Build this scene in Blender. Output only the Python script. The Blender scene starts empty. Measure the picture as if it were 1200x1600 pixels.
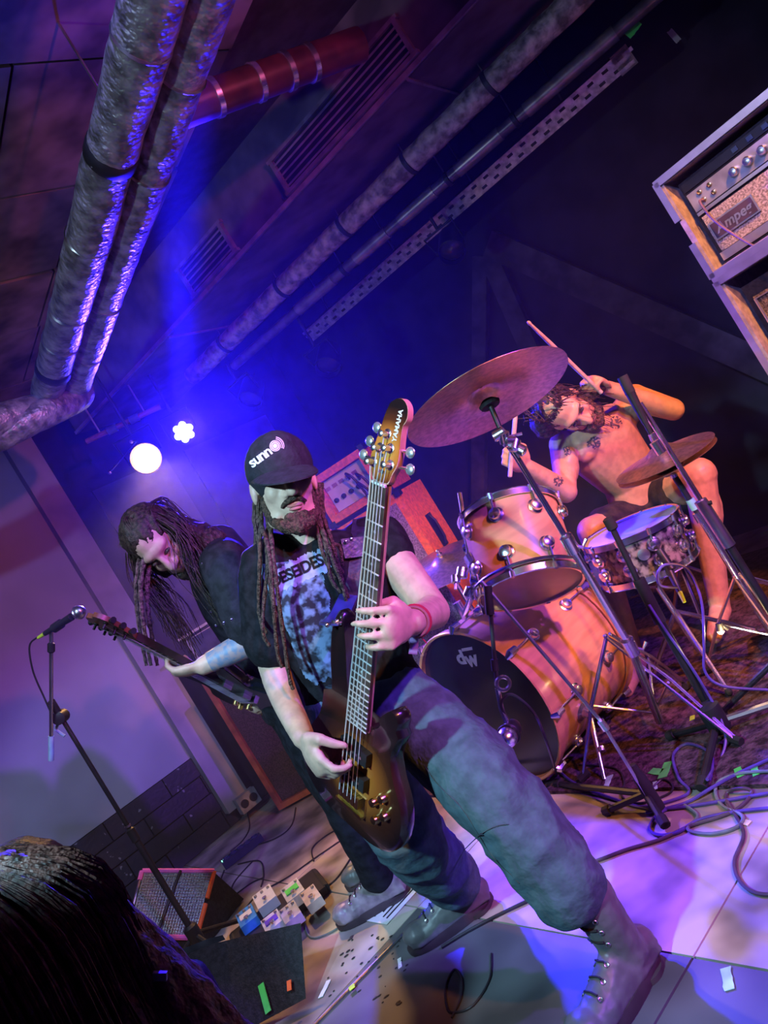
import bpy, bmesh, math, random
from mathutils import Vector, Matrix, noise
from mathutils.bvhtree import BVHTree
random.seed(7)
V = Vector
# ------------------------------------------------------------------ camera
FPX = 1200.0; CAM_H = 1.18; ROLL = math.radians(31.5)
CR, SR = math.cos(ROLL), math.sin(ROLL)
sc = bpy.context.scene
COL = sc.collection
cam_d = bpy.data.cameras.new('camera'); cam = bpy.data.objects.new('camera', cam_d); COL.objects.link(cam)
cam_d.sensor_fit = 'VERTICAL'; cam_d.sensor_height = 36; cam_d.lens = FPX/1600*36; cam_d.clip_start = .05
cam.matrix_world = Matrix(((CR, SR, 0, 0), (0, 0, -1, 0), (-SR, CR, 0, CAM_H), (0, 0, 0, 1)))
sc.camera = cam
CAM = V((0, 0, CAM_H))
CX, CD, CZ = V((CR, 0, -SR)), V((-SR, 0, -CR)), V((0, 1, 0))      # image right, image down, depth

def P(px, py, d):                      # a point seen at this pixel of the photograph, d metres deep
    return CAM + ((px-600)*d/FPX)*CX + ((py-800)*d/FPX)*CD + d*CZ
def ray(px, py):
    return ((px-600)*CX + (py-800)*CD + FPX*CZ).normalized()
def Fl(px, py, z=0.0):                 # where that pixel's ray meets the floor
    r = ray(px, py); t = (z-CAM_H)/r.z
    return CAM + r*t
# ------------------------------------------------------------------ world, exposure, stage lamps, added fill spots
w = bpy.data.worlds.new('world'); sc.world = w; w.use_nodes = True
w.node_tree.nodes['Background'].inputs[0].default_value = (.16, .06, .55, 1)
w.node_tree.nodes['Background'].inputs[1].default_value = .045
sc.view_settings.view_transform = 'Standard'; sc.view_settings.look = 'None'
sc.view_settings.gamma = 1; sc.view_settings.use_curve_mapping = False
sc.view_settings.exposure = 0.0
def spot(name, loc, target, col, power, ang=60, blend=.4, size=.06):
    l = bpy.data.lights.new(name, 'SPOT'); l.energy = power; l.color = col; l.spot_size = math.radians(ang)
    l.spot_blend = blend; l.shadow_soft_size = size
    o = bpy.data.objects.new(name, l); COL.objects.link(o); o.location = loc
    o.rotation_euler = (V(target)-V(loc)).to_track_quat('-Z', 'Y').to_euler()
    return o
spot('lamp_cyan', (-1.2, .15, 2.3), (.05, 2.1, .5), (.40, .78, 1), 350, 46, .2)
spot('fill_white_left', (-1.5, 1.0, 2.6), (-1.35, 3.4, .35), (.50, .72, 1), 120, 60, .4)  # unseen white spot added to brighten the guitarist and pedals
spot('lamp_amber', (1.7, -.4, 2.5), (.5, 2.9, .45), (1, .31, .05), 340, 48)
spot('lamp_blue', (2.6, -.1, 2.5), (.0, 2.45, .5), (.26, .05, 1), 820, 46, .5)
spot('lamp_amber_side', (1.75, .9, 2.7), (1.08, 3.3, .75), (1, .34, .04), 520, 40, .4)
spot('fill_violet_wall', (.5, .7, 2.75), (-2.1, 4.0, .8), (.27, .25, 1), 150, 60, .5)  # unseen violet fill, aimed to lift the left wall
spot('fill_ice_amp', (-.3, .2, 2.6), (1.75, 2.6, 1.5), (.34, .36, 1), 330, 24, .5)  # unseen spot added to light the bass amplifier front
spot('fill_magenta_up', (1.7, .1, 1.95), (-.9, 2.3, 2.9), (1, .15, .40), 170, 80, .6)  # unseen uplight added to put pink on the ceiling pipes
spot('fill_cyan_up', (-2.2, .4, 2.0), (-.7, 2.2, 2.7), (.50, .72, .90), 75, 70, .6)  # unseen uplight added for the cyan side of the pipes
cy = sc.cycles
cy.use_light_tree = False; cy.max_bounces = 3; cy.diffuse_bounces = 1; cy.glossy_bounces = 2; cy.transmission_bounces = 2; cy.volume_bounces = 0; cy.caustics_reflective = False
# ------------------------------------------------------------------ materials
MATS = {}
def mat(name, col, rough=.6, metal=0., var=.18, scale=14., bump=0., col2=None, spec=.4, emit=None, estr=0., thr=None, coat=0., stretch=None):
    if name in MATS: return MATS[name]
    m = bpy.data.materials.new(name); m.use_nodes = True; nt = m.node_tree; b = nt.nodes['Principled BSDF']
    b.inputs['Roughness'].default_value = rough; b.inputs['Metallic'].default_value = metal
    b.inputs['Specular IOR Level'].default_value = spec
    if coat: b.inputs['Coat Weight'].default_value = coat; b.inputs['Coat Roughness'].default_value = .15
    if emit: b.inputs['Emission Color'].default_value = (*emit, 1); b.inputs['Emission Strength'].default_value = estr
    tc = nt.nodes.new('ShaderNodeTexCoord'); src = tc.outputs['Object']
    if stretch:
        mp = nt.nodes.new('ShaderNodeMapping'); mp.inputs['Scale'].default_value = stretch
        nt.links.new(src, mp.inputs['Vector']); src = mp.outputs['Vector']
    n = nt.nodes.new('ShaderNodeTexNoise'); n.inputs['Scale'].default_value = scale; n.inputs['Detail'].default_value = 2.5
    nt.links.new(src, n.inputs['Vector'])
    r = nt.nodes.new('ShaderNodeValToRGB')
    c2 = col2 or tuple(max(0, x*(1-2*var)) for x in col); c1 = col if col2 else tuple(min(1, x*(1+var)) for x in col)
    lo, hi = thr or (.35, .65)
    r.color_ramp.elements[0].position = lo; r.color_ramp.elements[1].position = hi
    r.color_ramp.elements[0].color = (*c2, 1); r.color_ramp.elements[1].color = (*c1, 1)
    nt.links.new(n.outputs['Fac'], r.inputs['Fac']); nt.links.new(r.outputs['Color'], b.inputs['Base Color'])
    if bump:
        n2 = nt.nodes.new('ShaderNodeTexNoise'); n2.inputs['Scale'].default_value = scale*2.5; n2.inputs['Detail'].default_value = 1.5
        nt.links.new(src, n2.inputs['Vector'])
        bp = nt.nodes.new('ShaderNodeBump'); bp.inputs['Strength'].default_value = bump; bp.inputs['Distance'].default_value = .01
        nt.links.new(n2.outputs['Fac'], bp.inputs['Height']); nt.links.new(bp.outputs['Normal'], b.inputs['Normal'])
    MATS[name] = m
    return m
def lum(name, col, s):
    m = mat(name, (.8, .8, .8), emit=col, estr=s)
    m.cycles.emission_sampling = 'NONE'
    return m
chrome = mat('chrome', (.9, .9, .92), .24, 1, .05)
gold = mat('gold_metal', (.85, .62, .25), .25, 1, .05)
steel = mat('steel', (.5, .5, .52), .35, 1, .1)
black = mat('black_plastic', (.018, .018, .02), .45, 0, .2)
blackmat = mat('black_vinyl', (.014, .014, .016), .75, 0, .3, 60, .2)
rubber = mat('rubber', (.02, .02, .02), .8)
white = mat('white_plastic', (.75, .75, .75), .5, 0, .05)
skin = mat('skin', (.62, .40, .30), .5, 0, .08, 30, .08)
hairm = mat('dark_hair', (.045, .028, .02), .55, 0, .4, 90, .3)
# ------------------------------------------------------------------ mesh builder
def frame(a, hint=V((0, 0, 1))):
    a = V(a).normalized()
    if abs(a.dot(hint)) > .97: hint = V((1, 0, 0))
    x = hint.cross(a).normalized(); y = a.cross(x)
    return x, y, a
def smooth_path(pts, k=6):
    pts = [V(p) for p in pts]; out = []
    for i in range(len(pts)-1):
        p0 = pts[max(i-1, 0)]; p1 = pts[i]; p2 = pts[i+1]; p3 = pts[min(i+2, len(pts)-1)]
        for j in range(k):
            t = j/k
            out.append(.5*((2*p1)+(p2-p0)*t+(2*p0-5*p1+4*p2-p3)*t*t+(3*p1-p0-3*p2+p3)*t**3))
    out.append(pts[-1]); return out
class MB:
    def __init__(s): s.v = []; s.f = []
    def add(s, vs, fs):
        o = len(s.v); s.v += [V(p) for p in vs]; s.f += [tuple(i+o for i in f) for f in fs]; return s
    def box(s, c, size, ax=None, ay=None, az=None):
        ax = V(ax) if ax else V((1, 0, 0)); ay = V(ay) if ay else V((0, 1, 0)); az = V(az) if az else V((0, 0, 1)); c = V(c)
        h = [x/2 for x in size]
        vs = [c+ax*h[0]*i+ay*h[1]*j+az*h[2]*k for i in (-1, 1) for j in (-1, 1) for k in (-1, 1)]
        return s.add(vs, [(0, 1, 3, 2), (4, 6, 7, 5), (0, 4, 5, 1), (2, 3, 7, 6), (0, 2, 6, 4), (1, 5, 7, 3)])
    def rings(s, rs, cap=True, closed=False):
        n = len(rs[0]); vs = [p for r in rs for p in r]; fs = []
        m = len(rs)
        for i in range(m if closed else m-1):
            for j in range(n):
                a = i*n+j; b = i*n+(j+1) % n; i2 = (i+1) % m
                fs.append((a, b, i2*n+(j+1) % n, i2*n+j))
        if cap and not closed:
            fs.append(tuple(reversed(range(n)))); fs.append(tuple((m-1)*n+j for j in range(n)))
        return s.add(vs, fs)
    def tube(s, pts, r, n=8, cap=True, smooth=0):
        if smooth: pts = smooth_path(pts, smooth)
        pts = [V(p) for p in pts]; m = len(pts)
        rr = [r]*m if not hasattr(r, '__len__') else [r[0]+(r[-1]-r[0])*i/(m-1) for i in range(m)] if len(r) != m else r
        x = None; rs = []
        for i, p in enumerate(pts):
            t = (pts[min(i+1, m-1)]-pts[max(i-1, 0)])
            if t.length < 1e-9: t = V((0, 0, 1))
            t.normalize()
            if x is None: x, y, _ = frame(t)
            else:
                x = (x-t*x.dot(t))
                if x.length < 1e-6: x, y, _ = frame(t)
                x.normalize(); y = t.cross(x)
            rs.append([p+(x*math.cos(a)+y*math.sin(a))*rr[i] for a in [2*math.pi*k/n for k in range(n)]])
        return s.rings(rs, cap)
    def ell(s, c, a, b, d, nu=12, nv=8):   # ellipsoid from three scaled axes
        c = V(c); a = V(a); b = V(b); d = V(d)
        vs = [c+d]; fs = []
        for i in range(1, nv):
            th = math.pi*i/nv
            for j in range(nu):
                ph = 2*math.pi*j/nu
                vs.append(c+(a*math.cos(ph)+b*math.sin(ph))*math.sin(th)+d*math.cos(th))
        vs.append(c-d); L = len(vs)-1
        for j in range(nu):
            fs.append((0, 1+j, 1+(j+1) % nu)); k = 1+(nv-2)*nu
            fs.append((L, k+(j+1) % nu, k+j))
        for i in range(nv-2):
            for j in range(nu):
                a0 = 1+i*nu+j; b0 = 1+i*nu+(j+1) % nu
                fs.append((a0, a0+nu, b0+nu, b0))
        return s.add(vs, fs)
    def sph(s, c, r, nu=12, nv=8): return s.ell(c, (r, 0, 0), (0, r, 0), (0, 0, r), nu, nv)
    def limb(s, pts, rads, n=14, k=5):
        pts = [V(p) for p in pts]
        sp = smooth_path(pts, k) if len(pts) > 2 else pts
        m = len(sp)
        rr = []
        for i in range(m):
            t = i/(m-1)*(len(rads)-1); q = min(int(t), len(rads)-2); rr.append(rads[q]+(rads[q+1]-rads[q])*(t-q))
        s.tube(sp, rr, n); s.sph(sp[0], rads[0], n, 8); s.sph(sp[-1], rads[-1], n, 8)
        return s
    def lathe(s, c, axis, prof, n=24, cap=True):
        x, y, z = frame(axis); c = V(c)
        return s.rings([[c+z*h+(x*math.cos(a)+y*math.sin(a))*r for a in [2*math.pi*k/n for k in range(n)]] for r, h in prof], cap)
    def prism(s, out, o, ex, ey, ez, t0, t1, bev=0.0):
        o = V(o); n = len(out)
        cx = sum(p[0] for p in out)/n; cy = sum(p[1] for p in out)/n
        def rg(t, k): return [o+ex*(cx+(p[0]-cx)*k)+ey*(cy+(p[1]-cy)*k)+ez*t for p in out]
        if bev: return s.rings([rg(t0, 1-bev*2), rg(t0+(t1-t0)*.25, 1), rg(t0+(t1-t0)*.75, 1), rg(t1, 1-bev*2)])
        return s.rings([rg(t0, 1), rg(t1, 1)])
    def torus(s, c, axis, R, r, n=40, m=8, a0=0, a1=2*math.pi):
        x, y, z = frame(axis); c = V(c); full = abs(a1-a0-2*math.pi) < 1e-6; rs = []
        for i in range(n if full else n+1):
            a = a0+(a1-a0)*i/n; d = x*math.cos(a)+y*math.sin(a)
            rs.append([c+d*(R+r*math.cos(b))+z*r*math.sin(b) for b in [2*math.pi*k/m for k in range(m)]])
        return s.rings(rs, True, full)
    def mesh(s, name, off=V((0, 0, 0)), sharp=38):
        me = bpy.data.meshes.new(name); me.from_pydata([p-off for p in s.v], [], s.f); me.update()
        bm = bmesh.new(); bm.from_mesh(me); bmesh.ops.recalc_face_normals(bm, faces=bm.faces); bm.to_mesh(me); bm.free()
        me.shade_smooth(); me.set_sharp_from_angle(angle=math.radians(sharp)); return me
    def build(s, name, m, parent=None, **kw):
        off = OFF.get(parent, V((0, 0, 0))) if parent else kw.pop('loc', V((0, 0, 0)))
        o = bpy.data.objects.new(name, s.mesh(name, V(off), kw.pop('sharp', 38))); COL.objects.link(o)
        o.data.materials.append(m)
        if parent: o.parent = parent; OFF[o] = off
        else: o.location = off; OFF[o] = V(off)
        for k, val in kw.items(): o[k] = val
        return o
OFF = {}
def thing(name, label, cat, loc, group=None):
    o = bpy.data.objects.new(name, None); o.empty_display_size = .05; COL.objects.link(o); o.location = loc; OFF[o] = V(loc)
    o['label'] = label; o['category'] = cat
    if group: o['group'] = group
    return o
def blob(name, mb, m, parent, voxel=.006, smooth=6, wr=None):
    me = bpy.data.meshes.new(name); me.from_pydata(mb.v, [], mb.f); me.update()
    bm = bmesh.new(); bm.from_mesh(me); bmesh.ops.recalc_face_normals(bm, faces=bm.faces); bm.to_mesh(me); bm.free()
    t = bpy.data.objects.new('tmp', me); COL.objects.link(t)
    r = t.modifiers.new('r', 'REMESH'); r.mode = 'VOXEL'; r.voxel_size = voxel
    q = t.modifiers.new('s', 'SMOOTH'); q.factor = .5; q.iterations = smooth
    dg = bpy.context.evaluated_depsgraph_get()
    ev = bpy.data.meshes.new_from_object(t.evaluated_get(dg))
    bpy.data.objects.remove(t); ev.name = name
    if wr:
        amp, s1, sv = wr[:3]; fold = len(wr) > 3
        for v, n in [(v, v.normal.copy()) for v in ev.vertices]:
            c = v.co; w_ = noise.noise(V((c.x*s1*sv[0], c.y*s1*sv[1], c.z*s1*sv[2])))+.5*noise.noise(V((c.x*s1*2.2, c.y*s1*2.2, c.z*s1*2.2)))
            if fold: w_ = .75-1.9*abs(noise.noise(V((c.x*s1*sv[0], c.y*s1*sv[1], c.z*s1*sv[2]))))+.5*noise.noise(V((c.x*s1*2.2, c.y*s1*2.2, c.z*s1*2.2)))-.4*abs(noise.noise(V((c.x*s1*2.7+5, c.y*s1*2.7, c.z*s1*3.2))))
            v.co = c+n*amp*w_
    off = OFF[parent]
    for v in ev.vertices: v.co -= off
    ev.shade_smooth()
    ev.materials.clear(); ev.materials.append(m)
    o = bpy.data.objects.new(name, ev); COL.objects.link(o); o.parent = parent; OFF[o] = off
    return o
def bvh_of(o):
    off = OFF[o]; me = o.data
    return BVHTree.FromPolygons([v.co+off for v in me.vertices], [tuple(p.vertices) for p in me.polygons])
def text2d(s, size=1.0, shear=0.0, bold=0.0, extra=1.0):
    cu = bpy.data.curves.new('t', 'FONT'); cu.body = s; cu.size = size; cu.shear = shear; cu.align_x = 'CENTER'; cu.align_y = 'CENTER'
    cu.offset = bold; cu.space_character = extra; cu.resolution_u = 3
    o = bpy.data.objects.new('t', cu); COL.objects.link(o)
    me = bpy.data.meshes.new_from_object(o.evaluated_get(bpy.context.evaluated_depsgraph_get()))
    vs = [(v.co.x, v.co.y) for v in me.vertices]; fs = [tuple(p.vertices) for p in me.polygons]
    bpy.data.objects.remove(o); bpy.data.meshes.remove(me)
    return vs, fs
def flat_text(name, s, size, o, ex, ey, m, parent, shear=0, bold=0, extra=1.0, lift=.001):
    vs, fs = text2d(s, size, shear, bold, extra); ez = ex.cross(ey)
    mb = MB(); mb.add([V(o)+ex*x+ey*y+ez*lift for x, y in vs], fs)
    return mb.build(name, m, parent)
def decal(name, bvh, vs, fs, px, py, ang, m, parent, lift=.0015):   # lay a flat print on a curved surface
    ca, sa = math.cos(ang), math.sin(ang); out = []
    for x, y in vs:
        dx = x*ca-y*sa; dy = -(x*sa+y*ca)
        h = bvh.ray_cast(CAM, ray(px+dx, py+dy))
        if h[0] is None: out.append(None)
        else:
            n = h[1] if h[1].dot(ray(px, py)) < 0 else -h[1]
            out.append(h[0]+n*lift)
    ok = [i for i, p in enumerate(out) if p is not None]; mp = {i: k for k, i in enumerate(ok)}
    mb = MB(); mb.add([out[i] for i in ok], [tuple(mp[i] for i in f) for f in fs if all(i in mp for i in f)])
    return mb.build(name, m, parent)
def grid2d(w_, h_, nx, ny, keep=None):
    vs = [(-w_/2+w_*i/nx, -h_/2+h_*j/ny) for j in range(ny+1) for i in range(nx+1)]
    fs = [(j*(nx+1)+i, j*(nx+1)+i+1, (j+1)*(nx+1)+i+1, (j+1)*(nx+1)+i) for j in range(ny) for i in range(nx) if keep is None or keep((i+.5)/nx, (j+.5)/ny)]
    return vs, fs
UP = V((0, 0, 1))
A = V((-.6, .8, 0)); D = V((.8, .6, 0))           # stage: across (to the far left), and into the depth
W = V((-.8, .6, 0)); NW = V((.6, .8, 0))          # the ceiling services and the back wall
def AD(a, d, z=0.): return A*a+D*d+UP*z
# ------------------------------------------------------------------ structure
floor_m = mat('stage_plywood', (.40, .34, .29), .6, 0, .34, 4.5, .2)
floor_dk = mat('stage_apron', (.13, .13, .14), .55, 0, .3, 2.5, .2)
def struct(mb, name, m, parent=None, **kw):
    o = mb.build(name, m, parent, **kw)
    if not parent: o['kind'] = 'structure'
    return o
fl = struct(MB().box(AD(2.2, 1.9, -.25), (6.6, 4.2, .46), A, D, UP), 'floor', mat('stage_base', (.05, .045, .04), .8))
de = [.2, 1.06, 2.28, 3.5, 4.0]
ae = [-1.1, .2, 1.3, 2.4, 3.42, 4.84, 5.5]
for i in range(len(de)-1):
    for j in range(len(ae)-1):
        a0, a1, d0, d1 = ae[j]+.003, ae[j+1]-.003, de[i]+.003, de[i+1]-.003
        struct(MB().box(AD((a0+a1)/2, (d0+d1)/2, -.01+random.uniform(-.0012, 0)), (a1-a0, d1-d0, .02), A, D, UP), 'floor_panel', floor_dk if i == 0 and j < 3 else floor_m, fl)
struct(MB().box(V((0, -1.0, -.5)), (9, 5, .04)), 'floor_audience', mat('audience_floor', (.03, .03, .035), .7))
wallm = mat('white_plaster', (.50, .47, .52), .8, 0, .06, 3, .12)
wl = struct(MB().box(AD(5.0, -.35, 1.75), (.1, 3.7, 2.5), A, D, UP), 'wall_left', wallm)
dadom = mat('dado_black_paint', (.030, .028, .04), .5, 0, .2, 26, .3)
# painted brick dado: courses
bh, bw = .125, .40
chip = mat('chipped_paint', (.045, .04, .05), .5, 0, .3, 16, .4, col2=(.035, .03, .045), thr=(.60, .64))
nt = chip.node_tree
for k, n in enumerate([n for n in nt.nodes if n.type == 'VALTORGB']):
    e = n.color_ramp.elements.new(.69); n.color_ramp.elements[0].color = (.035, .03, .045, 1); n.color_ramp.elements[1].color = (.035, .03, .045, 1); n.color_ramp.elements[2].color = (.3, .28, .3, 1); n.color_ramp.elements[1].position = .675
me_b = None
for row in range(4):
    x = -2.2+(row % 2)*bw/2
    while x < 1.45:
        x1 = min(x+bw, 1.48)
        mb = MB().box(AD(4.965-random.uniform(0, .004), (x+x1)/2, bh*(row+.5)), (.05, x1-x-.008, bh-.008), A, D, UP)
        mb.build('brick', chip, wl); x += bw
struct(MB().box(AD(5.0, -.35, .25), (.06, 3.7, .5), A, D, UP), 'dado_mortar', dadom, wl)
struct(MB().box(AD(4.93, 1.50, 1.64), (.13, .17, 3.1), A, D, UP), 'trim_1', mat('pillar_paint', (.42, .38, .43), .6, 0, .1, 5))
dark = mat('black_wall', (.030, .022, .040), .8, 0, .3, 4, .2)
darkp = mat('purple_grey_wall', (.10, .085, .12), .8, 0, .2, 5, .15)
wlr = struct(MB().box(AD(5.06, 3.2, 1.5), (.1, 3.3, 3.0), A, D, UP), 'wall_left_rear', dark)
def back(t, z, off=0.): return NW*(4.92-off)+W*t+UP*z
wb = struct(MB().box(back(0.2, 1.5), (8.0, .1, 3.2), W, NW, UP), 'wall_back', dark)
# light flats on the rear of the side wall, framed by dark studs
for d0, d1 in ((1.78, 2.35), (2.5, 3.25)):
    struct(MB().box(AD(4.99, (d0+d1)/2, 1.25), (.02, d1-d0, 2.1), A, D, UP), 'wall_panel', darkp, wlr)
# big timber braces on the back wall
brace = mat('brace_timber', (.085, .07, .085), .7, 0, .3, 8, .2)
def bar_between(a, b, w_, t_, m, name, parent=None, nrm=NW, **kw):
    a, b = V(a), V(b); x = (b-a).normalized(); y = nrm-x*nrm.dot(x); y.normalize(); z = x.cross(y)
    return struct(MB().box((a+b)/2, ((b-a).length, t_, w_), x, y, z), name, m, parent, **kw)
def onback(px, py, off=.1):
    r = ray(px, py); n = NW; t = ((4.92-.05-off)-CAM.dot(n))/r.dot(n); return CAM+r*t
bar_between(onback(765, 380), onback(1230, 585), .16, .07, brace, 'brace', wb)
bar_between(onback(752, 400), onback(748, 830), .10, .06, brace, 'brace', wb)
bar_between(onback(765, 400), onback(870, 640), .12, .06, brace, 'brace', wb)
# ceiling: boards along the stage depth, over a dark deck
ce = struct(MB().box(V((0, 2.6, 3.02)), (9, 9, .1)), 'ceiling', mat('ceiling_deck', (.04, .03, .045), .9))
cbm = mat('ceiling_board', (.24, .15, .15), .8, 0, .35, 5, .3, stretch=(1, 1, 1))
a = .2
k = 0
while a < 5.0:
    wd = random.choice((.52, .6, .66)); d0 = -1.3+random.uniform(0, .5)
    while d0 < 2.0:
        L = random.uniform(1.1, 1.5); d1 = min(d0+L, 2.05)
        if d1-d0 > .1: MB().box(AD(a+wd/2, (d0+d1)/2, 2.955+random.uniform(0, .012)), (wd-.014, d1-d0-.012, .03), A, D, UP).build('ceiling_board', cbm, ce)
        d0 += L
    a += wd
# soffit with air vents
def onz(px, py, z):
    r = ray(px, py); t = (z-CAM_H)/r.z; return CAM+r*t
s0 = onz(425, 350, 2.6); far_end = s0+W*2.05; near_end = s0-W*2.6
so_m = mat('soffit_board', (.13, .10, .135), .75, 0, .25, 6, .2)
mid = (far_end+near_end)/2; L = (far_end-near_end).length
sf = struct(MB().box(mid+NW*.40+UP*.2, (L, .80, .4), W, NW, UP), 'trim_2', so_m)
for t in (-.95, .9, 2.4): struct(MB().box(s0-W*t+NW*.40-UP*.004, (.012, .8, .012), W, NW, UP), 'joint_strip', mat('joint', (.25, .2, .25), .6), sf)
struct(MB().box(mid-NW*.004+UP*.01, (L, .02, .02), W, NW, UP), 'edge_strip', mat('edge_strip', (.3, .24, .3), .5), sf)
def vent(t0, t1, label):
    c0 = s0-W*t0; c1 = s0-W*t1; c = (c0+c1)/2-NW*.012+UP*.115; Lv = t1-t0
    o = thing('air_vent', label, 'vent', c, 'ceiling air vents')
    MB().box(c+NW*.006, (Lv, .01, .15), W, NW, UP).build('backing', black, o)
    fm = MB().box(c+UP*.08, (Lv+.04, .03, .016), W, NW, UP).box(c-UP*.08, (Lv+.04, .03, .016), W, NW, UP)
    fm.box(c+W*Lv/2, (.02, .03, .15), W, NW, UP).box(c-W*Lv/2, (.02, .03, .15), W, NW, UP).build('frame', mat('vent_paint', (.22, .17, .22), .5), o)
    for i in range(5): MB().box(c+UP*(-.055+.0275*i), (Lv, .03, .008), W, (NW+UP*.5).normalized(), (UP-NW*.5).normalized()).build('slat', MATS['vent_paint'], o)
vent(.18, .98, 'long louvred air vent on the soffit near the top middle of the photo')
vent(-.62, -.25, 'small louvred air vent on the soffit beside the blue light')
# ------------------------------------------------------------------ ceiling services
foil = mat('foil_lagging', (.42, .40, .42), .42, .45, .3, 22, .8)
band_m = mat('black_band', (.02, .02, .025), .5)
def bump_tube(mb, pts, r, n=20, amp=.07, sc_=9.):
    pts = smooth_path(pts, 14); rs = []; x = None
    for i, p in enumerate(pts):
        t = (pts[min(i+1, len(pts)-1)]-pts[max(i-1, 0)]).normalized()
        if x is None: x, y, _ = frame(t)
        else: x = (x-t*x.dot(t)).normalized(); y = t.cross(x)
        ring = []
        for k in range(n):
            a = 2*math.pi*k/n; d = x*math.cos(a)+y*math.sin(a); q = p+d*r
            ring.append(p+d*r*(1+amp*noise.noise(q*sc_)+amp*.5*noise.noise(q*sc_*3)))
        rs.append(ring)
    return mb.rings(rs)
def foil_pipe(label, pts, r, bands, tape, hang):
    o = thing('lagged_pipe', label, 'pipe', pts[0], 'foil lagged ceiling pipes')
    bump_tube(MB(), pts, r).build('lagging', foil, o)
    l0 = V(pts[0]); ldir = (V(pts[5])-l0).normalized()
    bands = [(l0+ldir*(V(p)-l0).dot(ldir), l0+ldir*(V(p)-l0).dot(ldir)+ldir) for p, q in bands]; tape = [(l0+ldir*(V(p)-l0).dot(ldir), l0+ldir*(V(p)-l0).dot(ldir)+ldir) for p, q in tape]
    for p, q in bands:
        t = (V(q)-V(p)).normalized(); MB().lathe(p, t, [(r*1.0, -.03), (r*1.05, -.022), (r*1.05, .022), (r*1.0, .03)], 20).build('band', band_m, o)
    for p, q in tape:
        t = (V(q)-V(p)).normalized(); MB().lathe(p, t, [(r*1.0, -.006), (r*1.06, 0), (r*1.0, .006)], 20).build('wire_tie', steel, o)
    for p in hang:
        MB().tube([V(p)+UP*r, V((p[0], p[1], 2.97))], .005, 6).build('hanger_rod', steel, o)
Z1 = 2.45
def lz(p0, p1, n, z):     # points along the pipe line between two pixels at height z
    a, b = onz(*p0, z), onz(*p1, z); return [a+(b-a)*i/n for i in range(n+1)]
q1 = lz((262, -90), (75, 610), 6, Z1); q2 = lz((350, -90), (118, 600), 6, Z1-.02)
e1 = q1[-1]; e2 = q2[-1]
q1.insert(0, q1[0]-(q1[-1]-q1[0]).normalized()*1.2); q2.insert(0, q2[0]-(q2[-1]-q2[0]).normalized()*1.2)
b1 = onz(190, 235, Z1); b2 = onz(85, 575, Z1)
foil_pipe('thick foil lagged pipe, leftmost of the pair under the ceiling', q1+[e1+A*.05-UP*.05, onz(-10, 660, Z1-.06), onz(-140, 715, Z1-.06)], .072,
          [(b1, e1), (b2, e1)], [(onz(*p, Z1), e1) for p in ((228, 60), (150, 370), (120, 480), (100, 530))], [q1[1]])
foil_pipe('foil lagged pipe right of its twin, magenta light along its edge', q2+[e2+A*.05-UP*.04, onz(60, 650, Z1-.10), onz(-20, 690, Z1-.11), onz(-140, 740, Z1-.11)], .066,
          [], [(onz(*p, Z1-.02), e2) for p in ((300, 110), (250, 260), (160, 470), (135, 550))], [q2[1], q2[3]])
# red-brown pipe between the foil pipes and the soffit
red = mat('red_brown_pipe', (.10, .028, .025), .4, .1, .25, 10)
ra, rb = onz(300, 165, 2.72), onz(520, 85, 2.72)
ra = ra-(rb-ra).normalized()*.28; rb = rb+(rb-ra).normalized()*.12
o = thing('drain_pipe', 'short red brown pipe with shiny clamps behind the foil pipes', 'pipe', ra)
MB().tube([ra, rb], .062, 20).build('barrel', red, o)
rd = (rb-ra).normalized()
for px, py in ((335, 150), (400, 130), (447, 115), (482, 105)):
    r_ = ray(px, py); p = onz(px, py, 2.72); p = ra+rd*(p-ra).dot(rd)
    MB().lathe(p, rd, [(.063, -.012), (.068, -.01), (.068, .01), (.063, .012)], 20).build('clamp', chrome, o)
# rim lit lagged pipe, conduit, perforated tray running to the back left
def ties(o, a, b, ts, r, m=band_m):
    d = (b-a).normalized()
    for t in ts:
        c = a+(b-a)*t; MB().lathe(c, d, [(r, -.012), (r*1.06, -.01), (r*1.06, .01), (r, .012)], 16).build('strap', m, o)
        MB().tube([c+UP*r, V((c.x, c.y, 2.6 if r < .05 else 2.62))], .004, 6).build('hanger_rod', steel, o)
pa, pb = onz(300, 588, 2.50), onz(980, -80, 2.50)
o = thing('lagged_pipe', 'long pale lagged pipe running beneath the soffit, rim lit along its upper edge', 'pipe', pa, 'pipes under the soffit')
bump_tube(MB(), [pa+(pb-pa)*i/8 for i in range(9)], .055, 18, .08, 14).build('lagging', mat('pale_lagging', (.42, .34, .33), .6, .2, .35, 20, .8), o); ties(o, pa, pb, (.12, .3, .47, .62, .78), .056)  # pale lagging, mottled at random all over
ca, cb = onz(365, 572, 2.46), onz(1060, -35, 2.46)
o = thing('conduit', 'violet lit metal conduit with pale sleeves below the soffit', 'pipe', ca, 'pipes under the soffit')
MB().tube([ca, cb], .030, 14).build('barrel', mat('conduit_paint', (.22, .17, .24), .35, .5), o)
cd = (cb-ca)
for t0, t1 in ((.2, .3), (.36, .44), (.47, .55), (.6, .69), (.74, .9)): MB().tube([ca+cd*t0, ca+cd*t1], .036, 14).build('sleeve', mat('sleeve', (.40, .32, .38), .35, .6), o)
ties(o, ca, cb, (.33, .58, .72), .037)
ta, tb = onz(480, 528, 2.45), onz(985, 85, 2.45)
td = (tb-ta).normalized(); tn = UP.cross(td).normalized(); TL = (tb-ta).length
o = thing('cable_tray', 'perforated steel cable tray with rows of slots beneath the dark ceiling', 'cable tray', ta)
traym = mat('galvanised', (.62, .60, .58), .4, .6, .2, 30)
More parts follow.
